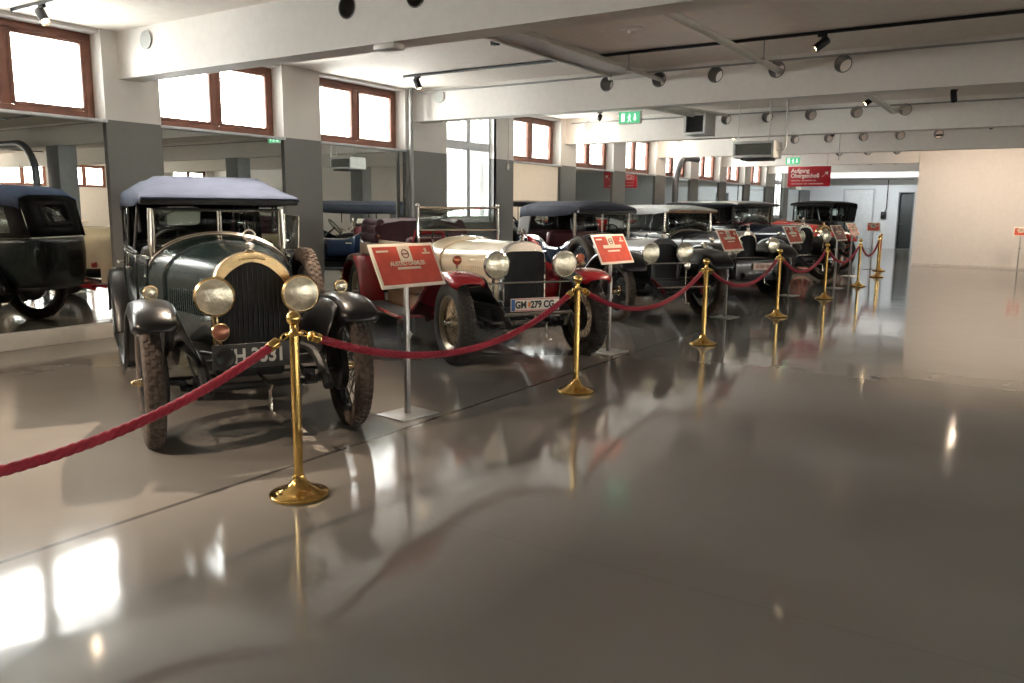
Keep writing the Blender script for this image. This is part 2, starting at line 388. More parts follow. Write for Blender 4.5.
# ceiling beams with round holes
def beam(y, x0, x1, t, z0, z1, holes, r, zc):
    m = MB(); hy = t / 2; c = 0.2; xs = sorted(holes); segs = []
    cur = x0
    for h in xs:
        segs.append((cur, h - c, None)); segs.append((h - c, h + c, h)); cur = h + c
    segs.append((cur, x1, None))
    for a, b, h in segs:
        if b - a < 1e-4: continue
        for yy in (y - hy, y + hy):
            if h is None: m.add([(a, yy, z0), (b, yy, z0), (b, yy, z1), (a, yy, z1)], [(0, 1, 2, 3)])
            else:
                n = 24; inn = []; out = []
                for i in range(n):
                    an = 2 * PI * (i + .5) / n; ca, sa = math.cos(an), math.sin(an)
                    inn.append((h + r * ca, yy, zc + r * sa))
                    tx = (c if ca > 0 else -c) / ca if abs(ca) > 1e-6 else 1e9
                    tz = ((z1 - zc) if sa > 0 else (z0 - zc)) / sa if abs(sa) > 1e-6 else 1e9
                    q = min(tx, tz); out.append((h + q * ca, yy, zc + q * sa))
                m.add(inn + out, [(i, (i + 1) % n, n + (i + 1) % n, n + i) for i in range(n)])
                for cx, cz_ in ((c, z1 - zc), (-c, z1 - zc), (-c, z0 - zc), (c, z0 - zc)):
                    ang = math.atan2(cz_, cx) % (2 * PI); i = int(ang / (2 * PI) * n - .5) % n
                    m.add([out[i], out[(i + 1) % n], (h + cx, yy, zc + cz_)], [(0, 1, 2)])
        m.add([(a, y - hy, z0), (b, y - hy, z0), (b, y + hy, z0), (a, y + hy, z0)], [(0, 1, 2, 3)])
        if h is not None:
            n = 24; v = [(h + r * math.cos(2 * PI * (i + .5) / n), yy, zc + r * math.sin(2 * PI * (i + .5) / n)) for yy in (y - hy, y + hy) for i in range(n)]
            m.add(v, [(i, (i + 1) % n, n + (i + 1) % n, n + i) for i in range(n)])
    for xx in (x0, x1): m.add([(xx, y - hy, z0), (xx, y + hy, z0), (xx, y + hy, z1), (xx, y - hy, z1)], [(0, 1, 2, 3)])
    return m
HX = [-5.47 + 0.80 * i for i in range(0, 5)]
HZ = 3.30; TI = 1
for y in BEAMY:
    x1 = -3.28 if y > 26 else OX
    hs = [h for h in HX if h + .2 < x1]
    o = struct('trim_%d' % TI, beam(y, WX + 0.02, x1, 0.28, BEAMB, CZ + .01, hs, 0.098, HZ), M_white); TI += 1
    if y > 0:
        sl = MB()
        for h in hs: sl.lathe([(.094, -.145), (.104, -.145), (.104, -.140), (.0965, -.138), (.0965, .138), (.104, .140), (.104, .145), (.094, .145)], (h, y, HZ), (0, 1, 0), 28, close=True)
        obj('hole_shade_lining', sl, mat('shade_lining_grey', (0.16, 0.16, 0.15), .4, .4), o)  # dark lining added so the holes read deeper in shade
    if y < 5: continue
    pc = obj('blanking_cover', MB().lathe([(0.0, 0), (0.095, 0), (0.10, -.008), (0.10, -0.015), (0, -0.015)], (-8.5, y - 0.14, 3.32), (0, 1, 0), 28), mat('cover_grey', (0.42, 0.43, 0.41), 0.6))
    tag(pc, {5.78: 'round pale grey cover disc on the nearest ceiling beam', 10.98: 'round pale grey cover disc on the second ceiling beam', 16.18: 'round pale grey cover disc on the third ceiling beam', 21.38: 'round pale grey cover disc on the fourth ceiling beam', 26.58: 'round pale grey cover disc on the fifth ceiling beam', 31.78: 'round pale grey cover disc on the sixth ceiling beam'}.get(round(y, 2), 'round pale grey cover disc on the last ceiling beam'), 'cover', 'round cover discs on the beams')
# free-standing columns carrying the beams
for y in BEAMY:
    if y > 26: continue
    struct('trim_%d' % TI, MB().box((2.05, y, BEAMB / 2), (0.55, 0.45, BEAMB), b=0.01), M_grey); TI += 1
print('beams done')

# ------------------------------------------------------------------ track lighting
M_lens = mat('lamp_lens_warm', (1, 0.8, 0.5), 0.3, emit=(1.0, 0.72, 0.42), estr=18)
def rail(y, x0, x1, label, z=CZ - 0.022):
    t = thing('track_rail', label, 'rail', ((x0 + x1) / 2, y, z), 0, 'black lighting rails under the ceiling')
    L_ = x1 - x0
    obj('rail_profile', MB().box((0, 0, 0), (L_, 0.036, 0.034), b=.003), M_black, t)
    for s_ in (-1, 1): obj('end_cap', MB().box((s_ * (L_ / 2 + .006), 0, 0), (0.014, 0.04, 0.038), b=.003), M_black, t)
    obj('feed_box', MB().box((L_ * .2, 0, -0.002), (0.12, 0.042, 0.040), b=.004), M_black, t)
    return t
rail(4.45, -8.9, 6.0, 'black lighting rail over the dark green tourer, before the nearest beam')
rail(9.62, -8.2, 6.0, 'black lighting rail between the nearest and the second ceiling beam')
rail(14.8, -8.2, 6.0, 'black lighting rail between the second and third ceiling beams')
rail(20.0, -8.2, 6.0, 'black lighting rail between the third and fourth ceiling beams')
rail(25.2, -8.2, -3.4, 'short black lighting rail over the far corner of the rope barrier')
rail(23.4, -3.2, 6.0, 'black rail for the added floodlights in front of the white partition wall')
rail(34.8, -8.2, -3.8, 'added black lighting rail farthest away, before the back wall')  # rail added along with the lamps that brighten the back wall
rail(-0.75, -8.2, 6.0, 'black lighting rail over the near floor, behind the viewer')
rail(-5.9, -8.2, 6.0, 'black lighting rail farthest behind the viewer')
def spot(x, y, tgt, watts, label, ang=62, z=CZ - 0.04, blend=0.8, col=(1.0, 0.79, 0.60)):
    p = Vector((x, y, z - 0.10)); d = (Vector(tgt) - p).normalized()
    t = thing('track_light', label, 'spotlight', (x, y, z), 0, 'black spotlights on the lighting rails')
    obj('adapter', MB().box((0, 0, -0.012), (0.10, 0.034, 0.03), b=.004).cyl((0, 0, -.025), (0, 0, -.085), .009, 10), M_black, t)
    q = d.to_track_quat('-Z', 'Y').to_euler()
    b = MB().lathe([(0, .075), (.044, .075), (.046, .07), (.046, -.095), (.042, -.10), (.038, -.085), (.036, -.07), (0, -.07)], (0, 0, 0), (0, 0, 1), 24)
    body = obj('lamp_body', b, M_black, t, loc=(0, 0, -.10), rot=q)
    obj('lens', MB().lathe([(0, -.074), (.034, -.074), (.034, -.072), (0, -.072)], (0, 0, 0), (0, 0, 1), 20), M_lens, body)
    if watts:
        ld = bpy.data.lights.new('lamp_beam', 'SPOT'); ld.energy = watts; ld.color = col; ld.spot_size = math.radians(ang); ld.spot_blend = blend; ld.shadow_soft_size = 0.03
        o = bpy.data.objects.new('lamp_beam', ld); COL.objects.link(o); o.parent = t; o.location = Vector((0, 0, -.10)) + d * 0.12; o.rotation_euler = q
    return t
SP = 0.55
spot(-8.36, 4.45, (-5.6, 4.1, 0.6), 3, 'black spotlight on the nearest rail, in front of the window')
spot(-5.2, 4.45, (-5.2, 3.3, 0.4), 700 * SP, 'black spotlight above the bonnet of the dark green tourer', 80)
spot(-2.6, 4.45, (-5.4, 4.6, 0.8), 420 * SP, 'black spotlight above the rope in front of the dark green tourer', 42)
spot(-7.95, 9.62, (-6.6, 9.4, 0.8), 25, 'black spotlight on the second rail, beside the window of the third pier')
spot(-2.25, 9.62, (-5.2, 7.6, 0.6), 700 * SP, 'black spotlight hanging clear over the walkway, on the second rail', 48)
spot(-2.65, 14.8, (-5.4, 12.4, 0.8), 420 * SP, 'black spotlight in front of the third beam, tilted to the cars', 42)
spot(-1.42, 14.8, (-1.3, 16.3, 1.5), 0, 'small black twin-headed spotlight near the middle of the third bay')
spot(-7.6, 14.8, (-9.0, 17.0, 2.8), 60, 'black spotlight close to the window piers in the third bay', 60)
spot(-1.35, 20.0, (-0.05, 0.2, 1.45), 3, 'black spotlight shining towards the viewer before the fourth beam', 50)
spot(-1.12, 20.0, (-5.5, 20.0, 0.9), 200 * SP, 'black spotlight just beside the one that shines towards the viewer', 40)
spot(-4.3, 20.0, (-4.8, 19.4, 0.6), 260 * SP, 'black spotlight over the rope posts, before the fourth beam')
spot(-6.6, 20.0, (-6.6, 18.6, 0.5), 260 * SP, 'black spotlight above the dark cabriolet with grey roof')
spot(-8.0, 20.0, (-9.0, 22.0, 2.8), 60, 'black spotlight close to the window piers in the fourth bay', 60)
spot(-4.1, 25.2, (-5.0, 22.4, 0.5), 260 * SP, 'black spotlight above the open red car')
spot(-2.9, 23.4, (-2.2, 26.6, 1.3), 200 * SP, 'added black floodlight brightening the free edge of the white partition', 120, blend=1)  # wide floodlights added to spread even light over the partition
spot(-1.5, 23.4, (-.8, 26.6, 1.3), 200 * SP, 'added black floodlight brightening the middle of the white partition', 120, blend=1)
spot(.6, 23.4, (1.2, 26.6, 1.3), 200 * SP, 'added black floodlight brightening the white partition beyond the small red sign', 120, blend=1)
spot(-6.8, 34.8, (-6.6, 38.3, 1.3), 300 * SP, 'added black spotlight brightening the pale double door in the back wall', 130, blend=1, col=(.9, .95, 1))  # cool lamps added to lift the far end of the hall
spot(-4.6, 34.8, (-5.2, 38.3, 1.3), 200 * SP, 'added black spotlight brightening the dark doorway in the back wall', 130, blend=1, col=(.9, .95, 1))
spot(-6.5, 25.2, (-6.6, 22.6, 0.8), 200 * SP, 'black spotlight above the black limousine at the end of the row')
spot(-5.0, -0.75, (-5.8, 2.4, 0.4), 800 * SP, 'added black spotlight behind the viewer, turned to the dark green tourer', 95)  # lamps out of view, added to throw more light forward
spot(-7.8, -0.75, (-6.4, 3.0, 0.8), 500 * SP, 'added black spotlight behind the viewer, nearest the mirrors')
spot(2.5, 4.45, (5.0, 6.0, 0.5), 140 * SP, 'added black fill spotlight beside the first free-standing column', 80)  # ceiling spots added out of view for more light in the room
spot(2.5, 9.62, (5.0, 11.0, 0.5), 140 * SP, 'added black fill spotlight beside the second free-standing column', 80)

for i_, y_ in enumerate((-3.0, 2.2, 7.4, 12.6, 17.8)):  # wall-wash lamps added to brighten the wall that the mirrors reflect
    spot(12.6, y_, (16.9, y_ + .3, 1.7), 520, 'added black spotlight brightening the cream wall across the hall, ' + ('behind the viewer', 'level with the viewer', 'level with the first cars', 'level with the navy tourer', 'nearest the white partition')[i_], 125, blend=1)
tag(obj('track_rail', MB().box((12.6, 7.4, CZ - .022), (.036, 23.0, .034), b=.003), M_black), 'long black rail for the added wall-wash spotlights beside the wall across the hall', 'rail', 'black lighting rails under the ceiling')

# ------------------------------------------------------------------ pipes, ducts, fittings
def pipe(pts, r, m, name, label, cat='pipe', n=12, group=None):
    o = obj(name, MB().tube(pts, r, n), m); return tag(o, label, cat, group)
def arc(c, r, a0, a1, n, f): return [f(c, r, math.radians(a0 + (a1 - a0) * i / n)) for i in range(n + 1)]
pipe([(-8.95, 10.66, 0), (-8.95, 10.66, 3.46)], 0.035, M_pipe, 'heating_pipe', 'straight grey pipe standing against the third pier from floor to ceiling')
# curved flexible duct standing against a far pier
def bend(X, Y, z0, ztop, R, dirv, m, label):
    pts = [(X, Y, z0), (X, Y, (z0 + ztop) / 2)] + [(X + dirv[0] * R * (1 - math.cos(a)), Y + dirv[1] * R * (1 - math.cos(a)), ztop - R + R * math.sin(a)) for a in [PI / 2 * i / 10 for i in range(11)]]
    pts += [(pts[-1][0] + dirv[0] * .8, pts[-1][1] + dirv[1] * .8, ztop)]
    return pipe(pts, 0.085, m, 'exhaust_duct', label, 'duct', 16)
bend(-8.85, 21.95, 0, 3.02, 0.85, (0, 1), M_dgrey, 'thick dark grey duct curving up beside a far window pier')
bend(2.46, 10.55, 0, 3.02, 0.8, (1, 0), M_dgrey, 'thick dark grey duct bending along the first free-standing column')
pipe([(-3.07, 5.9, 3.30), (-3.07, 10.98, 3.30), (-3.07, 11.4, 3.30)], 0.040, M_wpipe, 'ceiling_pipe', 'white pipe running into the fourth round hole of the second beam')
pipe([(-4.66, 5.95, 3.30), (-4.66, 11.2, 3.30)], 0.028, M_wpipe, 'ceiling_pipe', 'thin white pipe running into the second round hole of the second beam')
pipe([(-2.47, 11.15, 3.30), (-2.47, 16.3, 3.28)], 0.050, M_wpipe, 'ceiling_pipe', 'white pipe running into a round hole of the third beam')
pipe([(-8.9, 10.80, 3.40), (-3.2, 10.80, 3.40), (6, 10.80, 3.40)], 0.014, M_pipe, 'cable_conduit', 'thin grey conduit along the top of the second beam', 'conduit')
pipe([(-8.9, 16.0, 3.38), (6, 16.0, 3.38)], 0.014, M_pipe, 'cable_conduit', 'thin grey conduit along the top of the third beam', 'conduit')
for x, y, lab in ((-3.75, 9.3, 'ceiling'), (-2.0, 9.45, 'walkway')):
    pass
# hanging rods under the rail
for x, y, lab in ((-4.62, 9.75, 'short drop rod under the second rail, near the linear fitting'), (-2.95, 9.85, 'short drop rod under the second rail, near the hanging spotlight')):
    o = obj('drop_rod', MB().cyl((x, y, CZ), (x, y, 3.27), .008, 8).box((x, y, 3.265), (.05, .05, .012)), M_pipe); tag(o, lab, 'rod')
# long linear ceiling fitting between the beams
t = thing('linear_fitting', 'long pale ceiling trough fitting with a grey centre between the first two beams', 'ceiling fitting', (-5.13, 8.5, CZ - .045), 0)
for x in (-0.24, 0.24): obj('side_rail', MB().box((x, 0, -.03), (.045, 4.5, .06), b=.006), M_wpipe, t)
obj('trough', MB().box((0, 0, -.02), (.41, 4.4, .03)), mat('trough_grey', (0.50, 0.49, 0.47), 0.4, 0.1), t)
obj('end_plate', MB().box((0, 2.26, -.045), (.55, .02, .09), b=.004), M_wpipe, t)
o = obj('junction_box', MB().box((-5.50, 8.05, 3.40), (.09, .07, .06), b=.006).box((-5.50, 8.05, 3.452), (.12, .09, .035)), M_black); tag(o, 'small black box on the ceiling at the near end of the long trough fitting', 'box')
o = obj('sensor', MB().lathe([(0, 0), (.12, 0), (.12, -.012), (.05, -.02), (.045, -.05), (0, -.055)], (-4.0, 8.5, CZ), (0, 0, 1), 24), M_white); tag(o, 'round white sensor on the ceiling between the first two beams', 'sensor')
# projector-like white box under the nearest beam
o = obj('junction_box', MB().box((-5.05, 5.72, 2.925), (.24, .15, .05), b=.008), mat('box_white', (0.75, 0.72, 0.66), 0.4)); tag(o, 'flat white box under the nearest ceiling beam', 'box')
M_acw = mat('unit_casing', (0.50, 0.50, 0.48), 0.4, 0.2)
M_acd = mat('unit_grille', (0.03, 0.03, 0.032), 0.5)
def unit(x0, x1, y, z0, z1, dp, label, rods, name='air_unit'):
    t = thing(name, label, 'air conditioning unit', ((x0 + x1) / 2, y, z0)); w, h = x1 - x0, z1 - z0
    c = MB()
    for zz in (.02, h - .02): c.box((0, dp / 2, zz), (w, dp, .04), b=.004)
    for xx in (-w / 2 + .02, w / 2 - .02): c.box((xx, dp / 2, h / 2), (.04, dp, h - .08))
    c.box((0, dp - .02, h / 2), (w - .08, .03, h - .08)); obj('casing', c, M_acw, t)
    g = MB(); nn = 9
    g.box((0, .10, h / 2), (w - .08, .01, h - .08))
    for i in range(nn): g.box((0, .03, .06 + (h - .12) * i / (nn - 1)), (w - .09, .05, .006), Matrix.Rotation(.5, 3, 'X'))
    obj('grille', g, M_acd if not rods else mat('unit_grille_grey', (.24, .24, .22), .5), t)
    if rods:
        g = MB()
        for xx in (-w / 2 + .05, w / 2 - .12): g.cyl((xx, .12, h), (xx, .12, CZ - z0), .011, 8)
        obj('hanging_rod', g, M_wpipe, t)
        obj('drain_pipe', MB().tube([(w / 2, .2, h * .5), (w / 2 + .12, .2, h * .5), (w / 2 + .14, .2, h * .5 + .06), (w / 2 + .14, .2, CZ - z0)], .018, 10), M_wpipe, t)
        obj('drip_tray', MB().box((0.02, dp / 2, -.02), (w * .7, dp * .8, .04), b=.008), M_acd, t)
    return t
unit(-5.93, -5.51, 15.0, 2.94, 3.33, 0.55, 'boxy air unit with dark grille fixed high before the third beam', False)
unit(-4.63, -3.94, 14.0, 2.42, 2.69, 0.50, 'slim air unit hanging low on white rods and a pipe', True)
# duct running into the wall of unit one
pipe([(-6.6, 11.3, 3.36), (-5.72, 14.9, 3.30)], 0.06, M_wpipe, 'ceiling_pipe', 'slanting pale pipe leading to the boxy air unit')
pipe([(-7.0, 11.5, 3.40), (-5.8, 15.1, 3.40), (-5.3, 15.6, 3.32)], 0.03, M_wpipe, 'ceiling_pipe', 'thin slanting pale pipe above the boxy air unit')
o = obj('pull_cord', MB().cyl((-8.98, 13.62, 3.42), (-8.98, 13.62, 2.40), .006, 6).lathe([(0, 0), (.02, .01), (.028, .06), (.02, .11), (0, .12)], (-8.98, 13.62, 2.28), (0, 0, 1), 12), M_wpipe); tag(o, 'thin cord with a small white bulb hanging beside the tall window', 'cord')
o = obj('cable_drop', MB().tube([(-5.86, 38.38, 2.92), (-5.86, 38.38, 1.7), (-5.93, 38.38, 1.55)], .02, 8).box((-5.95, 38.35, 1.42), (.20, .1, .30), b=.01), M_black); tag(o, 'black cable hanging down the back wall to a small black box', 'cable')
pipe([(-6.5, 38.375, 2.93), (-4.9, 38.375, 2.93)], .02, M_pipe, 'cable_conduit', 'grey conduit along the top of the back wall', 'conduit')
t = thing('ceiling_bracket', 'thin grey T-shaped bracket hanging from the fourth beam near the partition edge', 'bracket', (-4.35, 21.0, CZ))
obj('bracket_bar', MB().box((0.05, 0, -.55), (.26, .014, .014)), M_pipe, t); obj('bracket_rod', MB().cyl((0, 0, 0), (0, 0, -.72), .008, 8), M_pipe, t)

# ------------------------------------------------------------------ exit signs
M_green = mat('exit_green', (0.08, 0.42, 0.20), 0.4, emit=(0.10, 0.45, 0.22), estr=0.55)
M_exitw = mat('exit_white', (0.8, 0.9, 0.82), 0.4, emit=(0.75, 1.0, 0.8), estr=1.0)
def exit_sign(x, y, z, w, h, label, rz=0):
    t = thing('exit_sign', label, 'exit sign', (x, y, z), rz, 'green emergency exit signs')
    obj('housing', MB().box((0, 0.03, 0), (w + .02, .05, h + .02), b=.005).cyl((0, .03, h / 2), (0, .03, CZ - z), .008, 8), M_white, t)
    obj('sign_panel', MB().box((0, 0.0, 0), (w, .012, h)), M_green, t)
    p = MB(); s = h
    p.box((-.30 * w, -.008, 0), (.16 * w, .004, .70 * h))                       # door leaf
    p.box((.02 * w, -.008, .22 * h), (.05 * w, .004, .16 * h)); p.box((.02 * w, -.008, -.02 * h), (.045 * w, .004, .32 * h), Matrix.Rotation(.35, 3, 'Y'))
    p.box((-.02 * w, -.008, -.28 * h), (.025 * w, .004, .28 * h), Matrix.Rotation(.6, 3, 'Y')); p.box((.06 * w, -.008, -.26 * h), (.025 * w, .004, .28 * h), Matrix.Rotation(-.5, 3, 'Y'))
    p.box((.0, -.008, .06 * h), (.15 * w, .004, .06 * h), Matrix.Rotation(-.5, 3, 'Y'))
    p.box((.28 * w, -.008, .10 * h), (.06 * w, .004, .42 * h)); p.add([(.20 * w, -.009, -.06 * h), (.36 * w, -.009, -.06 * h), (.28 * w, -.009, -.34 * h)], [(0, 1, 2)])
    obj('pictogram', p, M_exitw, t)
exit_sign(-5.28, 11.22, 2.86, 0.33, 0.16, 'green exit sign hanging under the second beam')
exit_sign(-6.35, 24.6, 2.98, 0.40, 0.19, 'green exit sign hanging above the large red hanging sign')

# ------------------------------------------------------------------ red hanging sign
M_signred = mat('board_red', (0.36, 0.012, 0.022), 0.35, var=0.05)
M_signw = mat('lettering_pale', (0.80, 0.74, 0.70), 0.5, var=0.02)
t = thing('hanging_sign', 'large red hanging sign with white lettering and an arrow, beneath the ceiling', 'sign', (-6.04, 25.3, 2.56))
obj('board', MB().box((0, 0, 0), (1.22, .025, .58), b=.004), M_signred, t)
RX = (PI / 2, 0, 0)
text('lettering', 'Aufgang', 0.165, M_signw, t, (-.52, -.0145, .165), RX, 'LEFT', bold=.004)
text('lettering', 'Obergescho\u00df', 0.165, M_signw, t, (-.52, -.0145, .02), RX, 'LEFT', bold=.004, sx=.90)
a = MB().bar((.38, -.016, -.02), (.49, -.016, .09), .006, .022, up=(0, 1, 0)).add([(.44, -.016, .12), (.54, -.016, .13), (.53, -.016, .03)], [(0, 1, 2)])
obj('arrow', a, M_signw, t)
l = MB()
for zz, xs in ((-.12, ((-.50, -.24), (-.20, .10), (.13, .20))), (-.215, ((-.50, -.16), (-.13, -.03), (.0, .42)))):
    for x0, x1 in xs: l.box(((x0 + x1) / 2, -.0145, zz), (x1 - x0, .003, .03))
obj('small_print', l, mat('lettering_dim', (0.62, 0.38, 0.36), 0.5), t)
l = MB()
for x in (-.5, .5): l.cyl((x, 0, .29), (x, 0, CZ - 2.56), .005, 6)
obj('hanging_wire', l, M_pipe, t)

# ------------------------------------------------------------------ brass posts and red ropes
M_brass = mat('polished_brass', (0.78, 0.52, 0.17), 0.16, 1.0, var=0.04, scale=5)
M_rope = mat('rope_red', (0.33, 0.008, 0.030), 0.6, var=0.10, scale=60, bump=0.2, bscale=300)
POSTS = [(-3.20, 2.86 + 3.05 * k) for k in range(-1, 6)] + [(-3.30, 21.0), (-3.62, 23.3)]
PLAB = ['brass rope post nearest the viewer side, before the dark green tourer', 'brass rope post in front of the dark green tourer', 'brass rope post in front of the right front wheel of the cream roadster',
        'brass rope post before the navy tourer', 'brass rope post before the car with the pale number plate', 'fifth brass rope post along the barrier, before the dark car with the tilted red sign',
        'sixth brass rope post along the barrier, before the red spoked wheel', 'brass rope post at the far corner of the barrier', 'brass rope post farthest back, just behind the corner post']
def make_post():
    t = thing('rope_post', 'x', 'stanchion', (0, 0, 0), 0, 'brass posts of the rope barrier')
    obj('base', MB().lathe([(0, 0.002), (.152, .002), (.156, .008), (.156, .018), (.150, .024), (.115, .036), (.07, .055), (.045, .078), (.034, .10), (.030, .115), (0, .115)], n=40), M_brass, t)
    obj('pole', MB().lathe([(.0245, .11), (.0245, .86), (.028, .862), (.028, .874), (.022, .88), (.016, .90), (.014, .915), (0, .915)], n=24), M_brass, t)
    obj('ball_finial', MB().sphere((0, 0, .95), .038, 24), M_brass, t)
    c = MB()
    c.tube([(.045 * math.cos(2 * PI * i / 20), .045 * math.sin(2 * PI * i / 20), .87) for i in range(20)], .006, 8, True)
    for i in range(4):
        a = PI / 4 + PI / 2 * i; c.cyl((0, 0, .87), (.045 * math.cos(a), .045 * math.sin(a), .87), .005, 6)
    obj('ring_plate', c, M_brass, t)
    return t
post0 = make_post()
for i, (x, y) in enumerate(POSTS):
    p = post0 if i == 0 else copy_tree(post0); p.location = (x, y, 0); p['label'] = PLAB[i]
def rope(a, b, sag, label, lo=.045):
    a3, b3 = Vector((a[0], a[1], .87)), Vector((b[0], b[1], .87)); d = (b3 - a3).normalized(); a3 += d * .05; b3 -= d * .05
    L_ = (b3 - a3).length; sag *= 1.25; k = 4 * sag / L_
    sl = math.atan(k); hk = 0.11
    fn = lambda u: a3.lerp(b3, u) - Vector((0, 0, 1)) * 4 * sag * u * (1 - u)
    u0 = hk * math.cos(sl) / L_
    n = 420; pts = [fn(u0 + (1 - 2 * u0) * i / n) for i in range(n + 1)]
    m = MB().tube(pts, 0.022, 18, fn=lambda an, dd: .84 + .24 * abs(math.cos(1.5 * (an + dd * 46))))
    o = obj('barrier_rope', m, M_rope); tag(o, label, 'rope', 'red ropes of the barrier')
    for s0, s1 in ((0, u0), (1, 1 - u0)):
        p0, p1 = fn(s0), fn(s1); dd = (p1 - p0).normalized()
        obj('end_ferrule', MB().lathe([(0, 0), (.010, 0), (.012, .01), (.026, .014), (.028, .02), (.026, .05), (.026, .066), (.028, .07), (.022, .075), (0, .075)], p1 - dd * .055, dd, 16), M_brass, o)
        h = MB(); sd = dd.cross(Vector((0, 0, 1))).normalized(); up = sd.cross(dd)
        c = p0 + dd * .018
        h.tube([c + dd * (.026 * math.cos(q)) + up * (.014 * math.sin(q)) for q in [PI * 1.85 * j / 14 for j in range(15)]], .0048, 8)
        obj('snap_hook', h, M_brass, o)
    return o
RL = ['red rope swinging in from beside the viewer to the post at the dark green tourer', 'red rope from the post at the dark green tourer to the post at the roadster', 'red rope from the cream roadster to the post at the navy tourer',
      'red rope below the tilted sign, before the car with the pale plate', 'red rope before the dark fifth car', 'red rope before the red spoked wheel', 'short red rope reaching the far corner post', 'short red rope between the two last posts']
for i in range(len(POSTS) - 1): rope(POSTS[i], POSTS[i + 1], .235 if i else .275, RL[i])

# ------------------------------------------------------------------ information signs on stands
M_stand = mat('stand_aluminium', (0.46, 0.46, 0.45), 0.35, 0.7, var=0.04)
M_board = mat('sign_border_cream', (0.80, 0.70, 0.58), 0.4, var=0.02)
M_print = sign_mat(); M_emb = mat('sign_emblem_cream', (0.72, 0.60, 0.46), 0.4)
M_emd = mat('sign_emblem_dark', (0.25, 0.10, 0.08), 0.5)
def sign_stand(x, y, rz, label, title=None, w=.62, h=.34, top=1.11, tilt=math.radians(27), dark=False):
    "board faces local -Y before rotation, tilted back"
    t = thing('sign_stand', label, 'information sign', (x, y, 0), rz, 'red information signs on stands')
    obj('foot_plate', MB().box((0, 0, .006), (.36, .30, .010), b=.003), M_stand, t)
    obj('post', MB().box((0, 0, .40), (.036, .036, .78), b=.003).box((0, 0, .46 + .30), (.028, .028, .62), b=.002), M_stand, t)
    obj('clamp', MB().box((0, 0, .60), (.05, .05, .05), b=.004).cyl((.02, 0, .60), (.05, 0, .60), .010, 10), M_stand, t)
    bo = obj('sign_board', MB().box((0, 0, 0), (w, .012, h), b=.003), M_board, t, loc=(0, -.02, top), rot=(-tilt, 0, 0))
    obj('printed_sheet', MB().box((0, -.0075, 0), (w - .05, .003, h - .05)), M_print if not dark else mat('sign_print_shaded', (0.16, 0.02, 0.03), 0.35), bo)  # darker copy of the red print, shade put into its colour
    obj('emblem', MB().box((0, -.0100, h / 2 - .085), (.12, .002, .12)), M_emb, bo)
    e = MB().tube([(.032 * math.cos(2 * PI * i / 20), -.0115, h / 2 - .085 + .032 * math.sin(2 * PI * i / 20)) for i in range(20)], .005, 6, True).box((0, -.0115, h / 2 - .085), (.05, .002, .012))
    obj('emblem_mark', e, M_emd, bo)
    if title: text('lettering', title, .046, M_emb, bo, (0, -.0105, .01), RX, bold=.001, sx=.9)
    l = MB()
    l.box((-w * .33, -.0100, h / 2 - .06), (.11, .002, .014)); l.box((w * .34, -.0100, h / 2 - .06), (.022, .002, .03)); l.box((w * .34, -.0100, h / 2 - .085), (.08, .002, .012))
    if not title: l.box((0, -.0100, .025), (w * .55, .002, .035))
    l.box((0, -.0100, -.025), (w * .36, .002, .018))
    obj('small_print', l, M_emb, bo)
    obj('bracket', MB().box((0, .0, top - .02), (.07, .05, .06), b=.004), M_stand, t)
    return t
EX = math.radians(83)
sign_stand(-3.86, 4.52, EX, 'tilted red sign with a cream title, beside the cream roadster', 'AUSTRO DAIMLER')
sign_stand(-3.86, 7.85, EX, 'tilted red sign between the cream roadster and the navy tourer')
sign_stand(-3.80, 11.5, EX, 'tilted red sign between the navy tourer and the pale-plated car')
sign_stand(-3.86, 15.2, EX, 'tilted red sign before the dark fifth car')
sign_stand(-3.50, 17.3, EX, 'tilted sign with shade painted into its dark red print, before the open red car', dark=True)
sign_stand(-3.9, 20.9, EX, 'tilted red sign after the open red car, near the barrier corner')
sign_stand(-3.93, 23.9, math.radians(5), 'small red sign with a pale border, last at the end of the barrier', w=.34, h=.24, top=1.14, tilt=.12)
sign_stand(-0.58, 25.9, math.radians(-5), 'small red sign alone before the white partition', w=.34, h=.25, top=1.05, tilt=.25)

# ------------------------------------------------------------------ vintage cars
# car frame: +y forward, +x the driver's right, origin on the floor under the front axle
M_rub = mat('tyre_rubber', (0.030, 0.026, 0.023), 0.75, var=0.25, scale=20, bump=0.3, bscale=120)
M_dusty = mat('tyre_rubber_dusty', (0.085, 0.062, 0.048), 0.85, var=0.28, scale=25, bump=0.4, bscale=90)
M_chrome = mat('chrome', (0.78, 0.77, 0.74), 0.10, 1.0, var=0.02)
M_brassd = mat('aged_brass', (0.62, 0.46, 0.25), 0.22, 1.0, var=0.10, scale=14)
M_nickel = mat('aged_nickel', (0.66, 0.62, 0.55), 0.2, 1.0, var=0.06)
M_iron = mat('chassis_black', (0.012, 0.012, 0.012), 0.5, 0.2, var=0.1, bump=0.1)
M_core = mat('radiator_core_black', (0.008, 0.008, 0.008), 0.6, 0.2, var=0.1)
M_lensg = mat('headlamp_lens', (0.74, 0.70, 0.55), 0.12, 0.6, var=0.18, scale=22, bump=0.35, bscale=45)
M_cg = glass_mat('car_glass', (0.86, 0.90, 0.88))
M_leather_b = mat('leather_black', (0.015, 0.014, 0.013), 0.5, bump=0.2)
M_leather_m = mat('leather_maroon', (0.10, 0.012, 0.018), 0.45, bump=0.25, bscale=40)
M_wood = mat('varnished_wood', (0.32, 0.12, 0.04), 0.35, var=0.2, scale=8, coat=.3)
M_rubmat = mat('tread_plate', (0.10, 0.10, 0.10), 0.5, 0.3, bump=.2)
def paint(n, c, rough=0.25, coat=0.55): return mat('paint_' + n, c, rough, 0.0, var=0.08, scale=3, coat=coat)

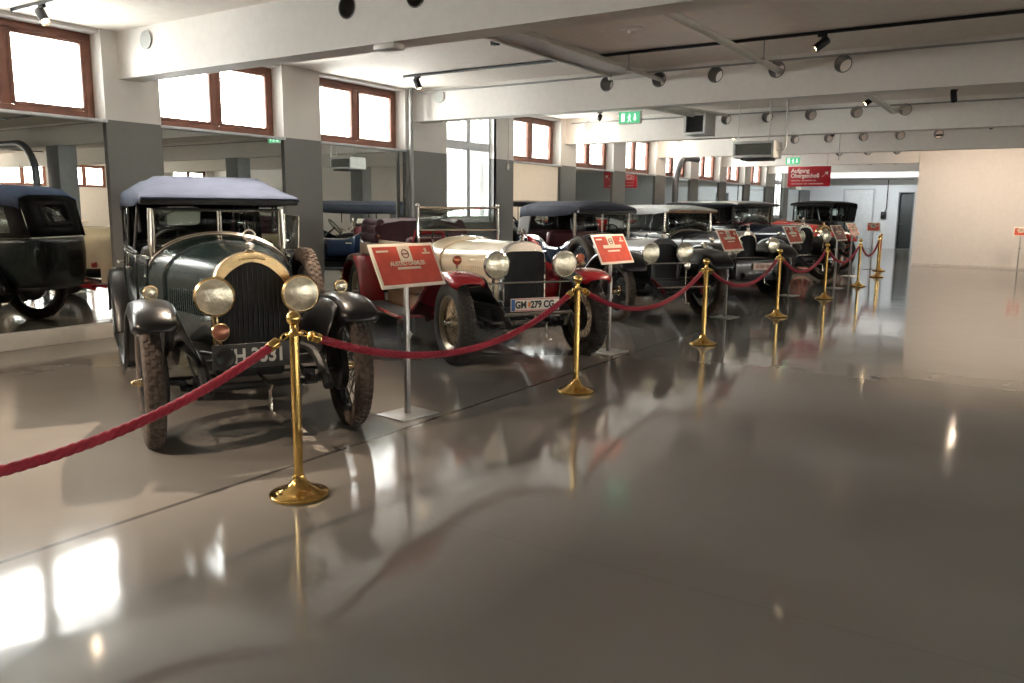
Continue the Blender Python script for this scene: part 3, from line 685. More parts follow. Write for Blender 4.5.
def arch(w, zb, zs, zt, n=16, e=2.0):
    pts = [(w, zb), (w, (zb + zs) / 2)]
    for i in range(n + 1):
        a = PI * i / n; ca, sa = math.cos(a), math.sin(a)
        pts.append((w * math.copysign(abs(ca) ** (2 / e), ca), zs + (zt - zs) * abs(sa) ** (2 / e)))
    return pts + [(-w, (zb + zs) / 2), (-w, zb)]
WM = {}
def wheel_meshes(key, R, hh, hw, kind, nsp):
    if key in WM: return WM[key]
    d = {}; Rc = R - hh
    pr = []
    for i in range(28):
        a = 2 * PI * i / 28; ca, sa = math.cos(a), math.sin(a)
        pr.append((Rc + hh * math.copysign(abs(ca) ** .75, ca), hw * math.copysign(abs(sa) ** .8, sa)))
    m = MB().lathe(pr, (0, 0, 0), (1, 0, 0), 56, close=True); d['wheel'] = m.mesh('wheel')
    t = MB(); nb = 52
    for i in range(nb):
        a = 2 * PI * i / nb
        for off, dx in ((0, -.52), (.5, .0), (0, .52)):
            b = a + 2 * PI / nb * off; M = Matrix.Rotation(b, 3, 'X')
            t.box(M @ Vector((dx * hw, 0, R - (.0 if dx == 0 else hh * .07))), (hw * .42, 2 * PI * R / nb * .62, .010), M @ Matrix.Rotation(dx * .45, 3, 'Y'), b=.002)
    d['tread'] = t.mesh('tread')
    Ri = R - 2 * hh + .012
    rp = [(Ri + .004, -hw * .75), (Ri + .018, -hw * .75), (Ri + .02, -hw * .68), (Ri - .005, -hw * .55), (Ri - .022, -hw * .3), (Ri - .024, hw * .3), (Ri - .005, hw * .55), (Ri + .02, hw * .68), (Ri + .018, hw * .75), (Ri + .002, hw * .75), (Ri - .016, hw * .55), (Ri - .034, hw * .3), (Ri - .034, -hw * .3), (Ri - .016, -hw * .55)]
    d['rim'] = MB().lathe(rp, (0, 0, 0), (1, 0, 0), 48, close=True).mesh('rim')
    d['rim_ring'] = MB().lathe([(Ri - .004, hw * .60), (Ri + .024, hw * .72), (Ri + .026, hw * .80), (Ri - .006, hw * .68)], (0, 0, 0), (1, 0, 0), 48, close=True).mesh('rim_ring')
    s = MB()
    if kind == 'wire':
        for i in range(nsp):
            a = 2 * PI * i / nsp; sg = 1 if i % 2 else -1
            for x0, r0, x1, da in ((.055, .055, -.01, .42 * sg), (-.045, .075, .01, -.42 * sg)):
                p = (x0, r0 * math.cos(a), r0 * math.sin(a)); q = (x1, (Ri - .02) * math.cos(a + da), (Ri - .02) * math.sin(a + da)); s.cyl(p, q, .0032, 5)
    elif kind == 'wood':
        for i in range(nsp):
            a = 2 * PI * i / nsp
            s.cyl((0.01, .07 * math.cos(a), .07 * math.sin(a)), (0, (Ri - .02) * math.cos(a), (Ri - .02) * math.sin(a)), .026, 10, .019)
    else:
        s.lathe([(.0, .045), (.08, .045), (.13, .02), (Ri - .06, -.005), (Ri - .025, .012), (Ri - .025, 0), (Ri - .06, -.017), (.13, .008), (0, .02)], (0, 0, 0), (1, 0, 0), 40)
    d['spokes'] = s.mesh('spokes')
    h = MB().lathe([(0, -.08), (.085, -.08), (.09, -.03), (.06, -.02), (.055, .05), (.048, .06), (.042, .085), (.034, .115), (.030, .13), (.018, .14), (0, .142)], (0, 0, 0), (1, 0, 0), 24)
    if kind == 'wire': h.box((.125, 0, 0), (.02, .10, .02), b=.004)
    d['hub_cap'] = h.mesh('hub_cap')
    d['brake_drum'] = MB().lathe([(0, -.10), (.15, -.10), (.16, -.09), (.16, -.045), (0, -.04)], (0, 0, 0), (1, 0, 0), 32).mesh('brake_drum')
    WM[key] = d; return d
def add_wheel(t, c, x, y, z, steer=0.0, drum=True, spare=False):
    d = wheel_meshes(c['wkey'], c['R'], c['hh'], c['hw'], c['spoke'], c['nsp'])
    rz = (0 if x > 0 else PI) + steer
    tm = c['m_tyre']
    w = link('spare_wheel' if spare else 'wheel', d['wheel'], tm, t, (x, y, z), (0, 0, rz))
    for nm, m in (('tread', tm), ('rim', c['m_rim']), ('rim_ring', c.get('m_ring', c['m_rim'])), ('spokes', c['m_spoke']), ('hub_cap', c['m_hub'])):
        q = link(nm, d[nm], m, w)
        if nm == 'hub_cap': q.scale = (c.get('hubx', .8), c.get('hubs', .75), c.get('hubs', .75))
    if drum: link('brake_drum', d['brake_drum'], M_iron, w)
    return w
def plate_text(p, body, size, m, w, h, z=0): pass

def fender(pts, x0, x1, crown=.035, skirt=.05, M_=10, tipround=0.0):
    n = len(pts); rows = []
    sg = 1 if x1 > x0 else -1
    for i, (y, z) in enumerate(pts):
        a = pts[max(i - 1, 0)]; b = pts[min(i + 1, n - 1)]; ty, tz = b[0] - a[0], b[1] - a[1]; l = math.hypot(ty, tz) or 1
        ny, nz = tz / l, -ty / l            # outward normal, pts run front to back
        if nz < 0 and abs(nz) > .2: ny, nz = -ny, -nz
        if abs(nz) <= .2 and ny * (y - pts[n // 2][0]) < 0: ny, nz = -ny, -nz
        row = []; wd = abs(x1 - x0)
        tr = 1.0
        if tipround and i < 4: tr = 1 - tipround * (1 - i / 4) ** 2
        for j in range(M_ + 1):
            u = j / M_; v = abs(2 * u - 1)
            dr = crown * v ** 2 + skirt * max(0, (v - .8) / .2) ** 2
            xc = (x0 + x1) / 2 + (u - .5) * (x1 - x0) * tr * (1 - .04 * max(0, (v - .8) / .2))
            row.append((xc, y - ny * dr, z - nz * dr))
        rows.append(row)
    return MB().grid(rows)
def smooth_pts(p, n=6):
    out = []
    for i in range(len(p) - 1):
        p0 = p[max(i - 1, 0)]; p1 = p[i]; p2 = p[i + 1]; p3 = p[min(i + 2, len(p) - 1)]
        for k in range(n):
            t = k / n
            out.append(tuple(.5 * ((2 * b) + (-a + c_) * t + (2 * a - 5 * b + 4 * c_ - d) * t * t + (-a + 3 * b - 3 * c_ + d) * t ** 3) for a, b, c_, d in zip(p0, p1, p2, p3)))
    return out + [tuple(p[-1])]

def car(label, name, X, Y, rot, **k):
    c = dict(R=.42, hh=.055, hw=.055, spoke='wire', nsp=30, wkey=name, trk=1.36, wb=3.1, steer=0,
             rw=.26, rb=.60, rs=1.0, rt=1.22, rdep=.10, vee=0, ht=.06, cw=.50, cy=-1.25, ct=1.24, cs=.98, he=2.0,
             bw=.60, belt=1.13, floor=.50, rear=-3.95, door=[(-1.55, -2.15), (-2.5, -3.0)], scallop=0,
             ff=None, rf=None, fi=.44, fo=.84, fcrown=.03,
             hlx=.27, hlz=.97, hly=.28, hlr=.145, bar=None,
             wsw=.52, wsy=-1.30, wst=1.55, wsb=1.13, wlean=0, wsdiv=True, seats=True,
             top='up', tz=1.73, tfy=-1.05, ty1=-3.7, tw=.62, tsz=1.60, tdrop=.13, rwin=True, plate=None)
    c.update(k)
    R = c['R']; x2 = c['trk'] / 2
    t = thing(name, label, 'car', (X, Y, 0), math.radians(rot), 'vintage cars in a row along the mirrors')
    P = c['m_body']; F = c['m_fender']; MT = c['m_metal']
    # wheels
    for sx in (1, -1):
        add_wheel(t, c, sx * x2, 0, R, c['steer']); add_wheel(t, c, sx * x2, -c['wb'], R)
    # chassis
    g = MB()
    for sx in (-1, 1):
        xs = .36 * sx
        g.tube(smooth_pts([(xs, .50, .40), (xs, .40, .47), (xs, .2, .56), (xs, -.2, .55), (xs, -1.0, .50), (xs, -2.6, .50), (xs, -3.2, .60), (xs, c['rear'] + .1, .52)], 4), .034, 8)
    for yy in (.12, -1.2, -2.2, -3.3): g.box((0, yy, .52), (.72, .05, .06))
    g.box((0, -.75, .52), (.46, 1.25, .30), b=.03); g.box((0, -2.3, .45), (.30, 2.0, .16), b=.03)
    obj('chassis', g, M_iron, t)
    a = MB().tube(smooth_pts([(-x2 + .06, 0, R), (-.45, 0, R - .02), (-.38, 0, R - .07), (.38, 0, R - .07), (.45, 0, R - .02), (x2 - .06, 0, R)], 3), .027, 10)
    a.tube([(-x2 + .12, -.18, R - .03), (x2 - .12, -.18, R - .03)], .013, 8)
    for sx in (-1, 1): a.cyl((sx * (x2 - .08), 0, R - .09), (sx * (x2 - .08), 0, R + .1), .022, 8); a.bar((sx * (x2 - .1), 0, R - .02), (sx * (x2 - .12), -.18, R - .03), .02, .03)
    obj('front_axle', a, M_iron, t)
    obj('rear_axle', MB().tube([(-x2 + .06, -c['wb'], R), (x2 - .06, -c['wb'], R)], .04, 10).sphere((0, -c['wb'], R), .14), M_iron, t)
    for sx in (-1, 1):
        s = MB()
        for q in range(4):
            l_ = .50 - .10 * q
            s.tube([(sx * .36, l_ * v, R - .035 + .012 * q * 0 - .012 * q + .10 * (v * l_ / .5) ** 2) for v in [-1, -.6, -.2, .2, .6, 1]], .009, 6)
        s.box((sx * .36, 0, R - .05), (.07, .06, .10))
        obj('leaf_spring', s, M_iron, t)
    # engine bay front + crank
    obj('starting_handle', MB().tube([(0, .1, .44), (0, .56, .44), (.02, .58, .42), (.02, .60, .30), (.02, .68, .30)], .011, 8), MT, t)
    # radiator
    def ry(x): return .06 + c['vee'] * (1 - abs(x) / c['rw'])
    o1 = arch(c['rw'], c['rb'], c['rs'], c['rt'], 18, c.get('re', 2.0)); T = c['ht']
    iw = c.get('iw', T * .8)
    i1 = arch(c['rw'] - iw, c['rb'] + .02, c['rs'] - c.get('is_', T * .3), c['rt'] - T * 1.15, 18, c.get('ie', c.get('re', 2.0) * 1.25))
    sh = MB(); D = c['rdep']
    L0 = [(x, ry(x) - D, z) for x, z in o1]; L1 = [(x, ry(x) - .015, z) for x, z in o1]; L2 = [(x * .975, ry(x), z - .008 if z > c['rs'] else z) for x, z in o1]; L3 = [(x, ry(x), z) for x, z in i1]; L4 = [(x, ry(x) - .03, z) for x, z in i1]
    sh.grid([L0, L1, L2, L3, L4], close=True)
    ra = obj('radiator', sh, c.get('m_rad', MT), t, sharp=50)
    co = MB(); n = len(i1)
    top = [(x, ry(x) - .022, z) for x, z in i1]
    for i in range(n // 2):
        j = n - 1 - i
        if i + 1 <= j - 1 or True:
            co.add([top[i], top[i + 1], top[j - 1], top[j]], [(0, 1, 2, 3)]) if j - 1 > i + 1 else co.add([top[i], top[i + 1], top[j]], [(0, 1, 2)])
    for i in range(15):
        xx = -c['rw'] + 2 * c['rw'] * (i + 1) / 16
        if abs(xx) < c['rw'] - T * .8:
            ie = c.get('ie', c.get('re', 2.0) * 1.25); zs_ = c['rs'] - c.get('is_', T * .3)
            zt = zs_ + (c['rt'] - T * 1.2 - zs_) * max(0, 1 - (abs(xx) / (c['rw'] - iw)) ** ie) ** (1 / ie); co.cyl((xx, ry(xx) - .016, c['rb'] + .02), (xx, ry(xx) - .016, zt - .01), .003, 5)
    obj('radiator_core', co, M_core, ra)
    cp = MB().lathe([(.03, 0), (.034, .012), (.022, .02), (.022, .035), (.032, .038), (.032, .055), (.02, .065), (0, .068)], (0, -.0 + c['vee'], c['rt'] - .01), (0, 0, 1), 16)
    if c.get('mascot') == 'ring': cp.tube([(.035 * math.cos(q), c['vee'], c['rt'] + .10 + .035 * math.sin(q)) for q in [2 * PI * i / 18 for i in range(18)]], .007, 8, True)
    elif c.get('mascot'): cp.tube([(0, c['vee'], c['rt'] + .05), (0, c['vee'] + .02, c['rt'] + .09), (0, c['vee'] - .01, c['rt'] + .13)], [.014, .018, .008], 8).tube([(-.04, c['vee'] - .02, c['rt'] + .11), (0, c['vee'], c['rt'] + .09), (.04, c['vee'] - .02, c['rt'] + .11)], .007, 6)
    obj('radiator_cap', cp, MT, ra)
    if c.get('badge'):
        b = MB()
        for i in range(9): b.sphere((-.075 + .01875 * i, ry(.04) + .002, c['rt'] - .038 - .0016 * (i - 4) ** 2 * .4), .011, 8, (1, .4, 1))
        obj('radiator_badge', b, M_brassd, ra)
    # hood and cowl
    hy0 = ry(0) * 0 + .06 - D + .02; rows = []; cyh = c['cy'] + .30
    W = lambda y: c['rw'] + (c['cw'] - c['rw']) * ((hy0 - y) / (hy0 - c['cy'])) ** c.get('hexp', 1.5)
    ZT = lambda y: c['rt'] - .012 + (c['ct'] - c['rt'] + .012) * ((hy0 - y) / (hy0 - c['cy'])) ** 1.2
    ZS = lambda y: c['rs'] + (c['cs'] - c['rs']) * ((hy0 - y) / (hy0 - c['cy']))
    ZB = lambda y: c['rb'] + .02 + (c['floor'] + .02 - c['rb']) * ((hy0 - y) / (hy0 - c['cy']))
    def hrow(y, s=1.0): return [(x, y, z) for x, z in arch(W(y) * .985 * s, ZB(y), ZS(y), ZT(y) * s, 18, c['he'])]
    ys = [hy0 + (cyh - hy0) * i / 10 for i in range(11)]
    h = obj('bonnet', MB().grid([hrow(y) for y in ys], caps=True), c.get('m_hood', P), t, sharp=50)
    for sx in (-1, 1):
        lv = MB()
        for i in range(16):
            y = -.25 - .62 * i / 15; lv.box((sx * (W(y) * .985 + .001), y, ZS(y) - .13), (.008, .014, .16), b=.003)
        obj('louvres', lv, c.get('m_hood', P), h)
    hb = MB()
    yb = [hy0, (hy0 + cyh) / 2, cyh]
    hb.tube([(0, y, ZT(y) + .001) for y in yb], .005, 6)
    obj('bonnet_hinge', hb, MT, h)
    def crow(y):
        u = (cyh - y) / (cyh - c['cy']); 
        return [(x, y, z) for x, z in arch(W(y) + .012, ZB(y), ZS(y), ZT(y) + .012 + .02 * u, 18, c['he'])]
    cy_ = [cyh, cyh - .03] + [cyh + (c['cy'] - cyh) * i / 4 for i in range(1, 5)]
    co = obj('scuttle', MB().grid([crow(y) for y in cy_], caps=True), P, t, sharp=50)
    if c.get('cowl_trim'):
        r_ = crow(c['cy']); obj('scuttle_beading', MB().tube([(x * 1.005, y - .004, z + .004) for x, y, z in r_[2:-2]], .011, 8), MT, co)
    # body tub
    bw, rr = c['bw'], c['rear']; cyy = c['cy'] + .01; cw = c['cw'] + .012
    half = [(cw, cyy), (cw + (bw - cw) * .55, cyy - .22), (bw, cyy - .55), (bw + .015, cyy - 1.2), (bw, (cyy + rr) / 2 - .6), (bw - .02, rr + .55), (bw - .07, rr + .18), (bw - .20, rr + .03), (0, rr)]
    half = smooth_pts(half, 6)
    path = half + [(-x, y) for x, y in half[-2::-1]]
    def ztop(y):
        z = c['belt']
        if c['scallop']:
            u = (y - (cyy - .62)) / .42
            z -= c['scallop'] * math.exp(-u ** 4)
        u = max(0, 1 - (cyy - y) / .25); return z + (c['cs'] + .06 - c['belt']) * 0 * u
    lev = [(0, .90, 0), (.12, .945, 0), (.35, .985, 0), (.65, 1.0, 0), (.9, .99, 0), (1, .975, 0)]
    def bpt(x, y, l, off=0):
        f, sx, _ = l; zb = c['floor']; z = zb + (ztop(y) - zb) * f
        kx = sx if abs(x) > .01 else 1
        ky = 1 - (1 - sx) * .4 if y < rr + .5 else 1
        yy = y if y > rr + .5 else (rr + .5) + (y - rr - .5) * sx
        s = (abs(x) * kx + off) * (1 if x >= 0 else -1) if abs(x) > .01 else 0
        return (s, yy - (off if y < rr + .1 else 0), z)
    rows = [[bpt(x, y, l) for x, y in path] for l in lev]
    tub = obj('body_tub', MB().grid(rows), c.get('m_tub', P), t, solid=.022, sharp=50)
    obj('belt_moulding', MB().tube([bpt(x, y, lev[-1]) for x, y in path], .014, 8), c.get('m_belt', MT if c.get('cowl_trim') else P), tub)
    for sx in (1, -1):
        for d0, d1 in c['door']:
            seg = [(x, y) for x, y in half if d1 <= y <= d0]
            if len(seg) < 2: seg = [(bw, d0), (bw, d1)]
            rws = [[bpt(sx * x, y, l, .013) for x, y in seg] for l in lev[1:]]
            d = obj('door', MB().grid(rws), c.get('m_tub', P), t, solid=.012, sharp=50)
            hx = bpt(sx * seg[0][0], d1 + .1, lev[4], .03)
            obj('door_handle', MB().cyl((hx[0] - sx * .02, d1 + .1, hx[2] - .06), (hx[0] + sx * .03, d1 + .1, hx[2] - .06), .009, 8).tube([(hx[0] + sx * .03, d1 + .08, hx[2] - .06), (hx[0] + sx * .03, d1 + .20, hx[2] - .06)], .010, 8), MT, d)
    fl = MB(); fl.box((0, (cyy + rr) / 2, c['floor'] + .02), (2 * bw * .88, abs(rr - cyy) - .1, .03)); obj('floor_board', fl, M_iron, t)
    LM = c.get('m_seat', M_leather_b)
    if c['seats']:
        for yy in c.get('seat_y', [-2.05, -3.25]):
            if yy < rr + .3: continue
            st = obj('seat_cushion', MB().box((0, yy + .25, .74), (bw * 1.75, .50, .22), b=.06), LM, t)
            sb = MB().box((0, yy - .06, .97), (bw * 1.75, .16, c['belt'] + .05 - .74), Matrix.Rotation(-.12, 3, 'X'), b=.07)
            obj('seat_backrest', sb, LM, t)
        sx = c.get('steer_side', 1) * .27
        wc = Vector((sx, c['cy'] - .42, c['belt'] + c.get('swz', .06))); ax = Vector((0, .75, -.66)).normalized(); u = Vector((1, 0, 0)); v = ax.cross(u)
        sw = MB().tube([wc + (u * math.cos(q) + v * math.sin(q)) * .20 for q in [2 * PI * i / 28 for i in range(28)]], .012, 8, True)
        for q in (0, PI / 2, PI, PI * 1.5): sw.bar(wc, wc + (u * math.cos(q) + v * math.sin(q)) * .20, .02, .008)
        so = obj('steering_wheel', sw, c.get('m_swheel', M_iron), t); obj('steering_column', MB().cyl(wc, wc + ax * .75, .02, 10), MT, so)
    # mudguards
    ff = c['ff'] or [(.47, R + .30), (.44, R + .38), (.34, R + .47), (.18, R + .535), (0, R + .555), (-.2, R + .54), (-.40, R + .47), (-.60, R + .33), (-.82, R + .14), (-1.0, R - .01), (-1.15, R - .07)]
    ffs = smooth_pts(ff, 4); rb_y0 = ff[-1][0]; rb_z = ff[-1][1]
    rfp = c['rf'] or [(.56, rb_z - R), (.50, .12), (.40, .32), (.22, .46), (0, .505), (-.22, .47), (-.40, .35), (-.50, .18), (-.54, .06)]
    wb = -c['wb']; rfs = smooth_pts([(wb + y, R + z) for y, z in rfp], 4)
    for sx in (1, -1):
        fo = obj('front_mudguard', fender(ffs, sx * c['fi'], sx * c['fo'], c['fcrown'], .05, 10, c.get('tipround', .22)), F, t, solid=.012, sharp=60)
        if c.get('bead'):
            obj('mudguard_edge', MB().tube([(sx * (c['fo'] - .01), y, z - .07) for y, z in ffs], .007, 6), c['bead'], fo)
        ap = MB().grid([[(sx * (c['fi'] + .01), y, z - .03), (sx * (c['fi'] + .38 + .0) / 2, y, (z + max(.5, z - .25)) / 2 - .06), (sx * .37, y, min(z - .05, .58))] for y, z in ffs if y < .30])
        obj('mudguard_apron', ap, c.get('m_apron', F), fo, solid=.008)
        obj('rear_mudguard', fender(rfs, sx * (bw - .06), sx * c['fo'], c['fcrown'], .05, 10), F, t, solid=.012, sharp=60)
        y0, y1 = rb_y0 + .06, wb + rfp[0][0] - .04
        rbz = rb_z - .005
        r_ = obj('running_board', MB().box((sx * (.50 + c['fo']) / 2, (y0 + y1) / 2, rbz), (c['fo'] - .50, abs(y0 - y1), .035), b=.006), F, t)
        obj('tread_strip', MB().box((sx * (.56 + c['fo']) / 2, (y0 + y1) / 2, rbz + .021), (c['fo'] - .64, abs(y0 - y1) - .1, .008)), c.get('m_tread', M_rubmat), r_)
        obj('side_valance', MB().box((sx * .50, (y0 + y1) / 2, (rbz + c['floor'] + .06) / 2), (.015, abs(y0 - y1) + .1, c['floor'] + .08 - rbz)), c.get('m_val', F), t)
        if c.get('lamps', True):
            lz = c.get('lampz', R + .555)
            x2 = c.get('lampx', (c['fi'] + c['fo']) / 2 - .01)
            lm = obj('side_lamp', MB().lathe([(0, -.07), (.02, -.065), (.04, -.03), (.045, 0), (.047, .006), (.042, .012)], (sx * x2, -.02, lz + .055), (0, 1, 0), 20).cyl((sx * x2, -.03, lz - .03), (sx * x2, -.03, lz + .03), .009, 8), c.get('m_lampshell', MT), t)
            obj('lamp_lens', MB().lathe([(.042, .010), (.03, .016), (0, .02)], (sx * x2, -.02, lz + .055), (0, 1, 0), 20), c.get('m_sidelens', M_lensg), lm)
        # headlights
        hx, hz, hy, hr = sx * c['hlx'], c['hlz'], c['hly'], c['hlr']
        hl = MB().lathe([(0, -.17), (hr * .25, -.165), (hr * .6, -.12), (hr * .88, -.05), (hr * .96, 0), (hr * 1.04, .004), (hr * 1.05, .02), (hr * .95, .03)], (hx, hy, hz), (0, 1, 0), 36)
        hl.cyl((hx, hy - .06, hz - hr * .85), (hx, hy - .10, c.get('hlbase', .62)), .014, 10)
        if c.get('bracket'): hl.cyl((hx, hy - .08, hz - hr * .7), (sx * .40, -.02, .70), .011, 8)
        ho = obj('headlight', hl, c.get('m_hl', MT), t)
        obj('headlight_lens', MB().lathe([(hr * .96, .028), (hr * .7, .040), (hr * .35, .047), (0, .05)], (hx, hy, hz), (0, 1, 0), 36), M_lensg, ho)
    if c['bar'] is not None: obj('lamp_bar', MB().tube([(-c['fi'] - .14, .16, c['bar'] - .03), (-c['hlx'], .20, c['bar']), (c['hlx'], .20, c['bar']), (c['fi'] + .14, .16, c['bar'] - .03)], .012, 10), MT, t)
    # windscreen
    ww, wy, wt, wbz = c['wsw'], c['wsy'], c['wst'], c['wsb']
    ln = c['wlean']
    def wp(x, z): return (x, wy - (z - wbz) * ln, z)
    m = MB(); r0 = .014
    ctr = c['ct'] + .045
    low = [wp(x, max(wbz, c['cs'] + .02 + (ctr - c['cs'] - .02) * math.sqrt(max(0, 1 - (x / (c['cw'] + .02)) ** 2)))) for x in [-ww + 2 * ww * i / 16 for i in range(17)]]
    if c.get('wflat'): low = [wp(-ww, c.get('wbot', ctr)), wp(0, c.get('wbot', ctr)), wp(ww, c.get('wbot', ctr))]
    m.tube([wp(-ww, wt)] + low + [wp(ww, wt)], r0, 8, closed=True)
    if c['wsdiv']: m.tube([wp(0, low[len(low) // 2][2]), wp(0, wt)], .008, 6); m.tube([(-.02, wy, low[len(low) // 2][2]), (-.02, wy - (wt - wbz) * ln, wt)], .006, 6)
    for sx in (-1, 1):
        m.tube([wp(sx * (ww + .02), wt + .01), (sx * (ww + .03), wy, wbz + .1), (sx * (ww + .01), wy + .02, wbz - .12)], .016, 8)
        if c.get('knob'): m.sphere((sx * (ww + .02), wy - (wt - wbz) * ln, wt + .02), .028, 12)
    ws = obj('windscreen', m, c.get('m_ws', MT), t)
    gp = MB(); tops = [wp(p[0], wt) for p in low]
    gp.grid([low, tops]); obj('windscreen_glass', gp, M_cg, ws, solid=.005)
    # hood (roof)
    TM = c.get('m_top')
    if c['top'] == 'up':
        tw, tz, tsz, f0, f1, dr = c['tw'], c['tz'], c['tsz'], c['tfy'], c['ty1'], c['tdrop']
        rows = []
        prof = c.get('tprof') or [(f0, tsz + .035, .0), (f0 - .06, tz - .055, .3), (f0 - .35, tz - .01, .8), (f0 - .8, tz, 1), ((f0 + f1) / 2, tz - .01, 1), (f1 + .5, tz, 1), (f1 + .12, tz - .03, 1), (f1, tz - .11, 1)]
        prof = smooth_pts(prof, 4)
        for y, z, sd in prof:
            row = []
            for i in range(17):
                u = -1 + i / 8
                ea = c.get('hip'); dz = (z - tsz - .02) * (max(0, (abs(u / .875) - .70) / .30) * .60 if ea else .5 * abs(u / .875) ** 3.0)
                if abs(u) <= .875: x = u / .875 * tw; zz = z - dz
                else: x = math.copysign(tw + .012, u); zz = z - (z - tsz - .02) * (.60 if ea else .5) - (max(.02, dr * sd))
                row.append((x, y, zz))
            rows.append(row)
        tp = obj('canvas_roof', MB().grid(rows), TM, t, solid=.015, sharp=60)
        obj('header_rail', MB().box((0, f0 - .03, tsz + .005), (2 * tw + .03, .07, c.get('hdr', .045)), b=.015), c.get('m_header', M_iron), tp)
        bw_ = MB()
        for yy in (f0 - .8, (f0 + f1) / 2 - .2, f1 + .4):
            bw_.tube([(-tw + .03, yy, tsz - .25), (-tw + .02, yy, tsz - .02), (-tw * .5, yy, tz - .075), (tw * .5, yy, tz - .075), (tw - .02, yy, tsz - .02), (tw - .03, yy, tsz - .25)], .012, 8)
        obj('roof_bow', bw_, M_wood if c.get('woodbow') else M_iron, tp)
        # rear curtain with window opening
        yb = rr + .02; zb = c['belt']; cur = MB()
        def cp_(u, v): # u 0..1 across, v 0 bottom..1 top
            w_ = (bw - .10) + (tw - bw + .10) * v; y_ = yb + (f1 - yb) * v; z_ = zb + (tz - .11 - .06 * abs(2 * u - 1) ** 3 - zb) * v
            x_ = (2 * u - 1) * w_; return (x_, y_ + .10 * abs(2 * u - 1) ** 4 * (1 - v), z_)
        us = [0, .12, .22, .5, .78, .88, 1]; vs = [0, .25, .85, 1]
        ep = c.get('oval', 6); hw_, hv_, vc = c.get('rww', .20), .20, .56; NR = 32; hole = []; outr = []
        for i in range(NR):
            a = 2 * PI * (i + .5) / NR; ca, sa = math.cos(a), math.sin(a)
            hole.append((.5 + hw_ * math.copysign(abs(ca) ** (2 / ep), ca), vc + hv_ * math.copysign(abs(sa) ** (2 / ep), sa)))
            q = min(.28 / abs(ca), (.29 if sa > 0 else .31) / abs(sa)); outr.append((.5 + q * ca, vc + q * sa))
        if c['rwin']:
            cur.add([cp_(*q) for q in hole + outr], [(i, (i + 1) % NR, NR + (i + 1) % NR, NR + i) for i in range(NR)])
            for du, dv in ((.28, .29), (-.28, .29), (-.28, -.31), (.28, -.31)):
                i = int((math.atan2(dv, du) % (2 * PI)) / (2 * PI) * NR - .5) % NR; cur.add([cp_(*outr[i]), cp_(*outr[(i + 1) % NR]), cp_(.5 + du, vc + dv)], [(0, 1, 2)])
        for i in range(6):
            for j in range(3):
                if c['rwin'] and i in (2, 3) and j == 1: continue
                cur.add([cp_(us[i], vs[j]), cp_(us[i + 1], vs[j]), cp_(us[i + 1], vs[j + 1]), cp_(us[i], vs[j + 1])], [(0, 1, 2, 3)])
        cu = obj('rear_curtain', cur, c.get('m_curtain', TM), t, solid=.012)
        if c['rwin']: obj('rear_window', MB().add([cp_(*q) for q in hole], [tuple(range(NR))]), M_cg, cu, solid=.004)
        for sx in (-1, 1):
            for (a0, a1, win) in c.get('side', [(-2.5, None, False)]):
                if a1 is None: a1 = f1
                yt0, yt1 = a0, a1
                def sp(u, v):
                    y_ = a0 + (a1 - a0) * u; yb_ = a0 + ((rr + .10 if a1 == f1 else a1) - a0) * u
                    xb = bw * .97 if y_ > rr + .6 else bw * .93
                    return (sx * (xb + (tw - xb) * v), yb_ + (y_ - yb_) * v, ztop(yb_) + (tsz - .02 - ztop(yb_)) * v)
                us = [0, .15, .5, .85, 1]; vs = [0, .15, .5, .9, 1]; q = MB()
                for i in range(4):
                    for j in range(4):
                        if win and 0 < i < 3 and 0 < j < 3: continue
                        q.add([sp(us[i], vs[j]), sp(us[i + 1], vs[j]), sp(us[i + 1], vs[j + 1]), sp(us[i], vs[j + 1])], [(0, 1, 2, 3)])
                so = obj('side_curtain', q, c.get('m_curtain', TM), t, solid=.012)
                if win: obj('curtain_window', MB().add([sp(.15, .15), sp(.85, .15), sp(.85, .9), sp(.15, .9)], [(0, 1, 2, 3)]), M_cg, so, solid=.004)
            if c.get('frontpost', True):
                obj('door_frame', MB().tube([(sx * (bw - .01), -1.75 + c['cy'] + 1.25, c['belt']), (sx * (tw - .02), -1.75 + c['cy'] + 1.25, tsz)], .012, 8).tube([(sx * (bw - .01), c['cy'] - .1, c['belt'] + .03), (sx * (bw - .01), -2.5, c['belt'] + .03)], .010, 8), M_iron, t)
    elif c['top'] == 'folded':
        yy0 = c.get('fy', -2.75); fz = c['belt']
        fb = MB()
        for q, (dz, rr_, sh_) in enumerate(((.03, .085, 0), (.13, .08, .02), (.215, .06, .05))):
            path2 = smooth_pts([(bw - .02 - sh_ * .4, yy0 + .28 - sh_, fz + dz), (bw - .02, yy0 - .15, fz + dz + .01), (bw - .05, yy0 - .48, fz + dz), (bw - .22, yy0 - .62, fz + dz), (0, yy0 - .66, fz + dz), (-bw + .22, yy0 - .62, fz + dz), (-bw + .05, yy0 - .48, fz + dz), (-bw + .02, yy0 - .15, fz + dz + .01), (-bw + .02 + sh_ * .4, yy0 + .28 - sh_, fz + dz)], 6)
            fb.tube(path2, rr_, 12, fn=lambda a, d: 1 + .07 * math.sin(d * 13 + a * 2))
        rws = []
        for v in [i / 10 for i in range(11)]:
            y_ = yy0 + .30 - .92 * v
            rws.append([((-1 + 2 * u_ / 12) * (bw - .01), y_, fz + .26 + .03 * math.sin(v * PI) - .07 * abs(-1 + 2 * u_ / 12) ** 4 + .006 * math.sin(u_ * 2.3 + v * 7)) for u_ in range(13)])
        fb.grid(rws)
        rws = [[((-1 + 2 * u_ / 12) * (bw - .01), yy0 + .30 - .03 * v_, fz + .25 - .30 * v_ - .07 * abs(-1 + 2 * u_ / 12) ** 4) for u_ in range(13)] for v_ in (0, .5, 1)]
        fb.grid(rws)
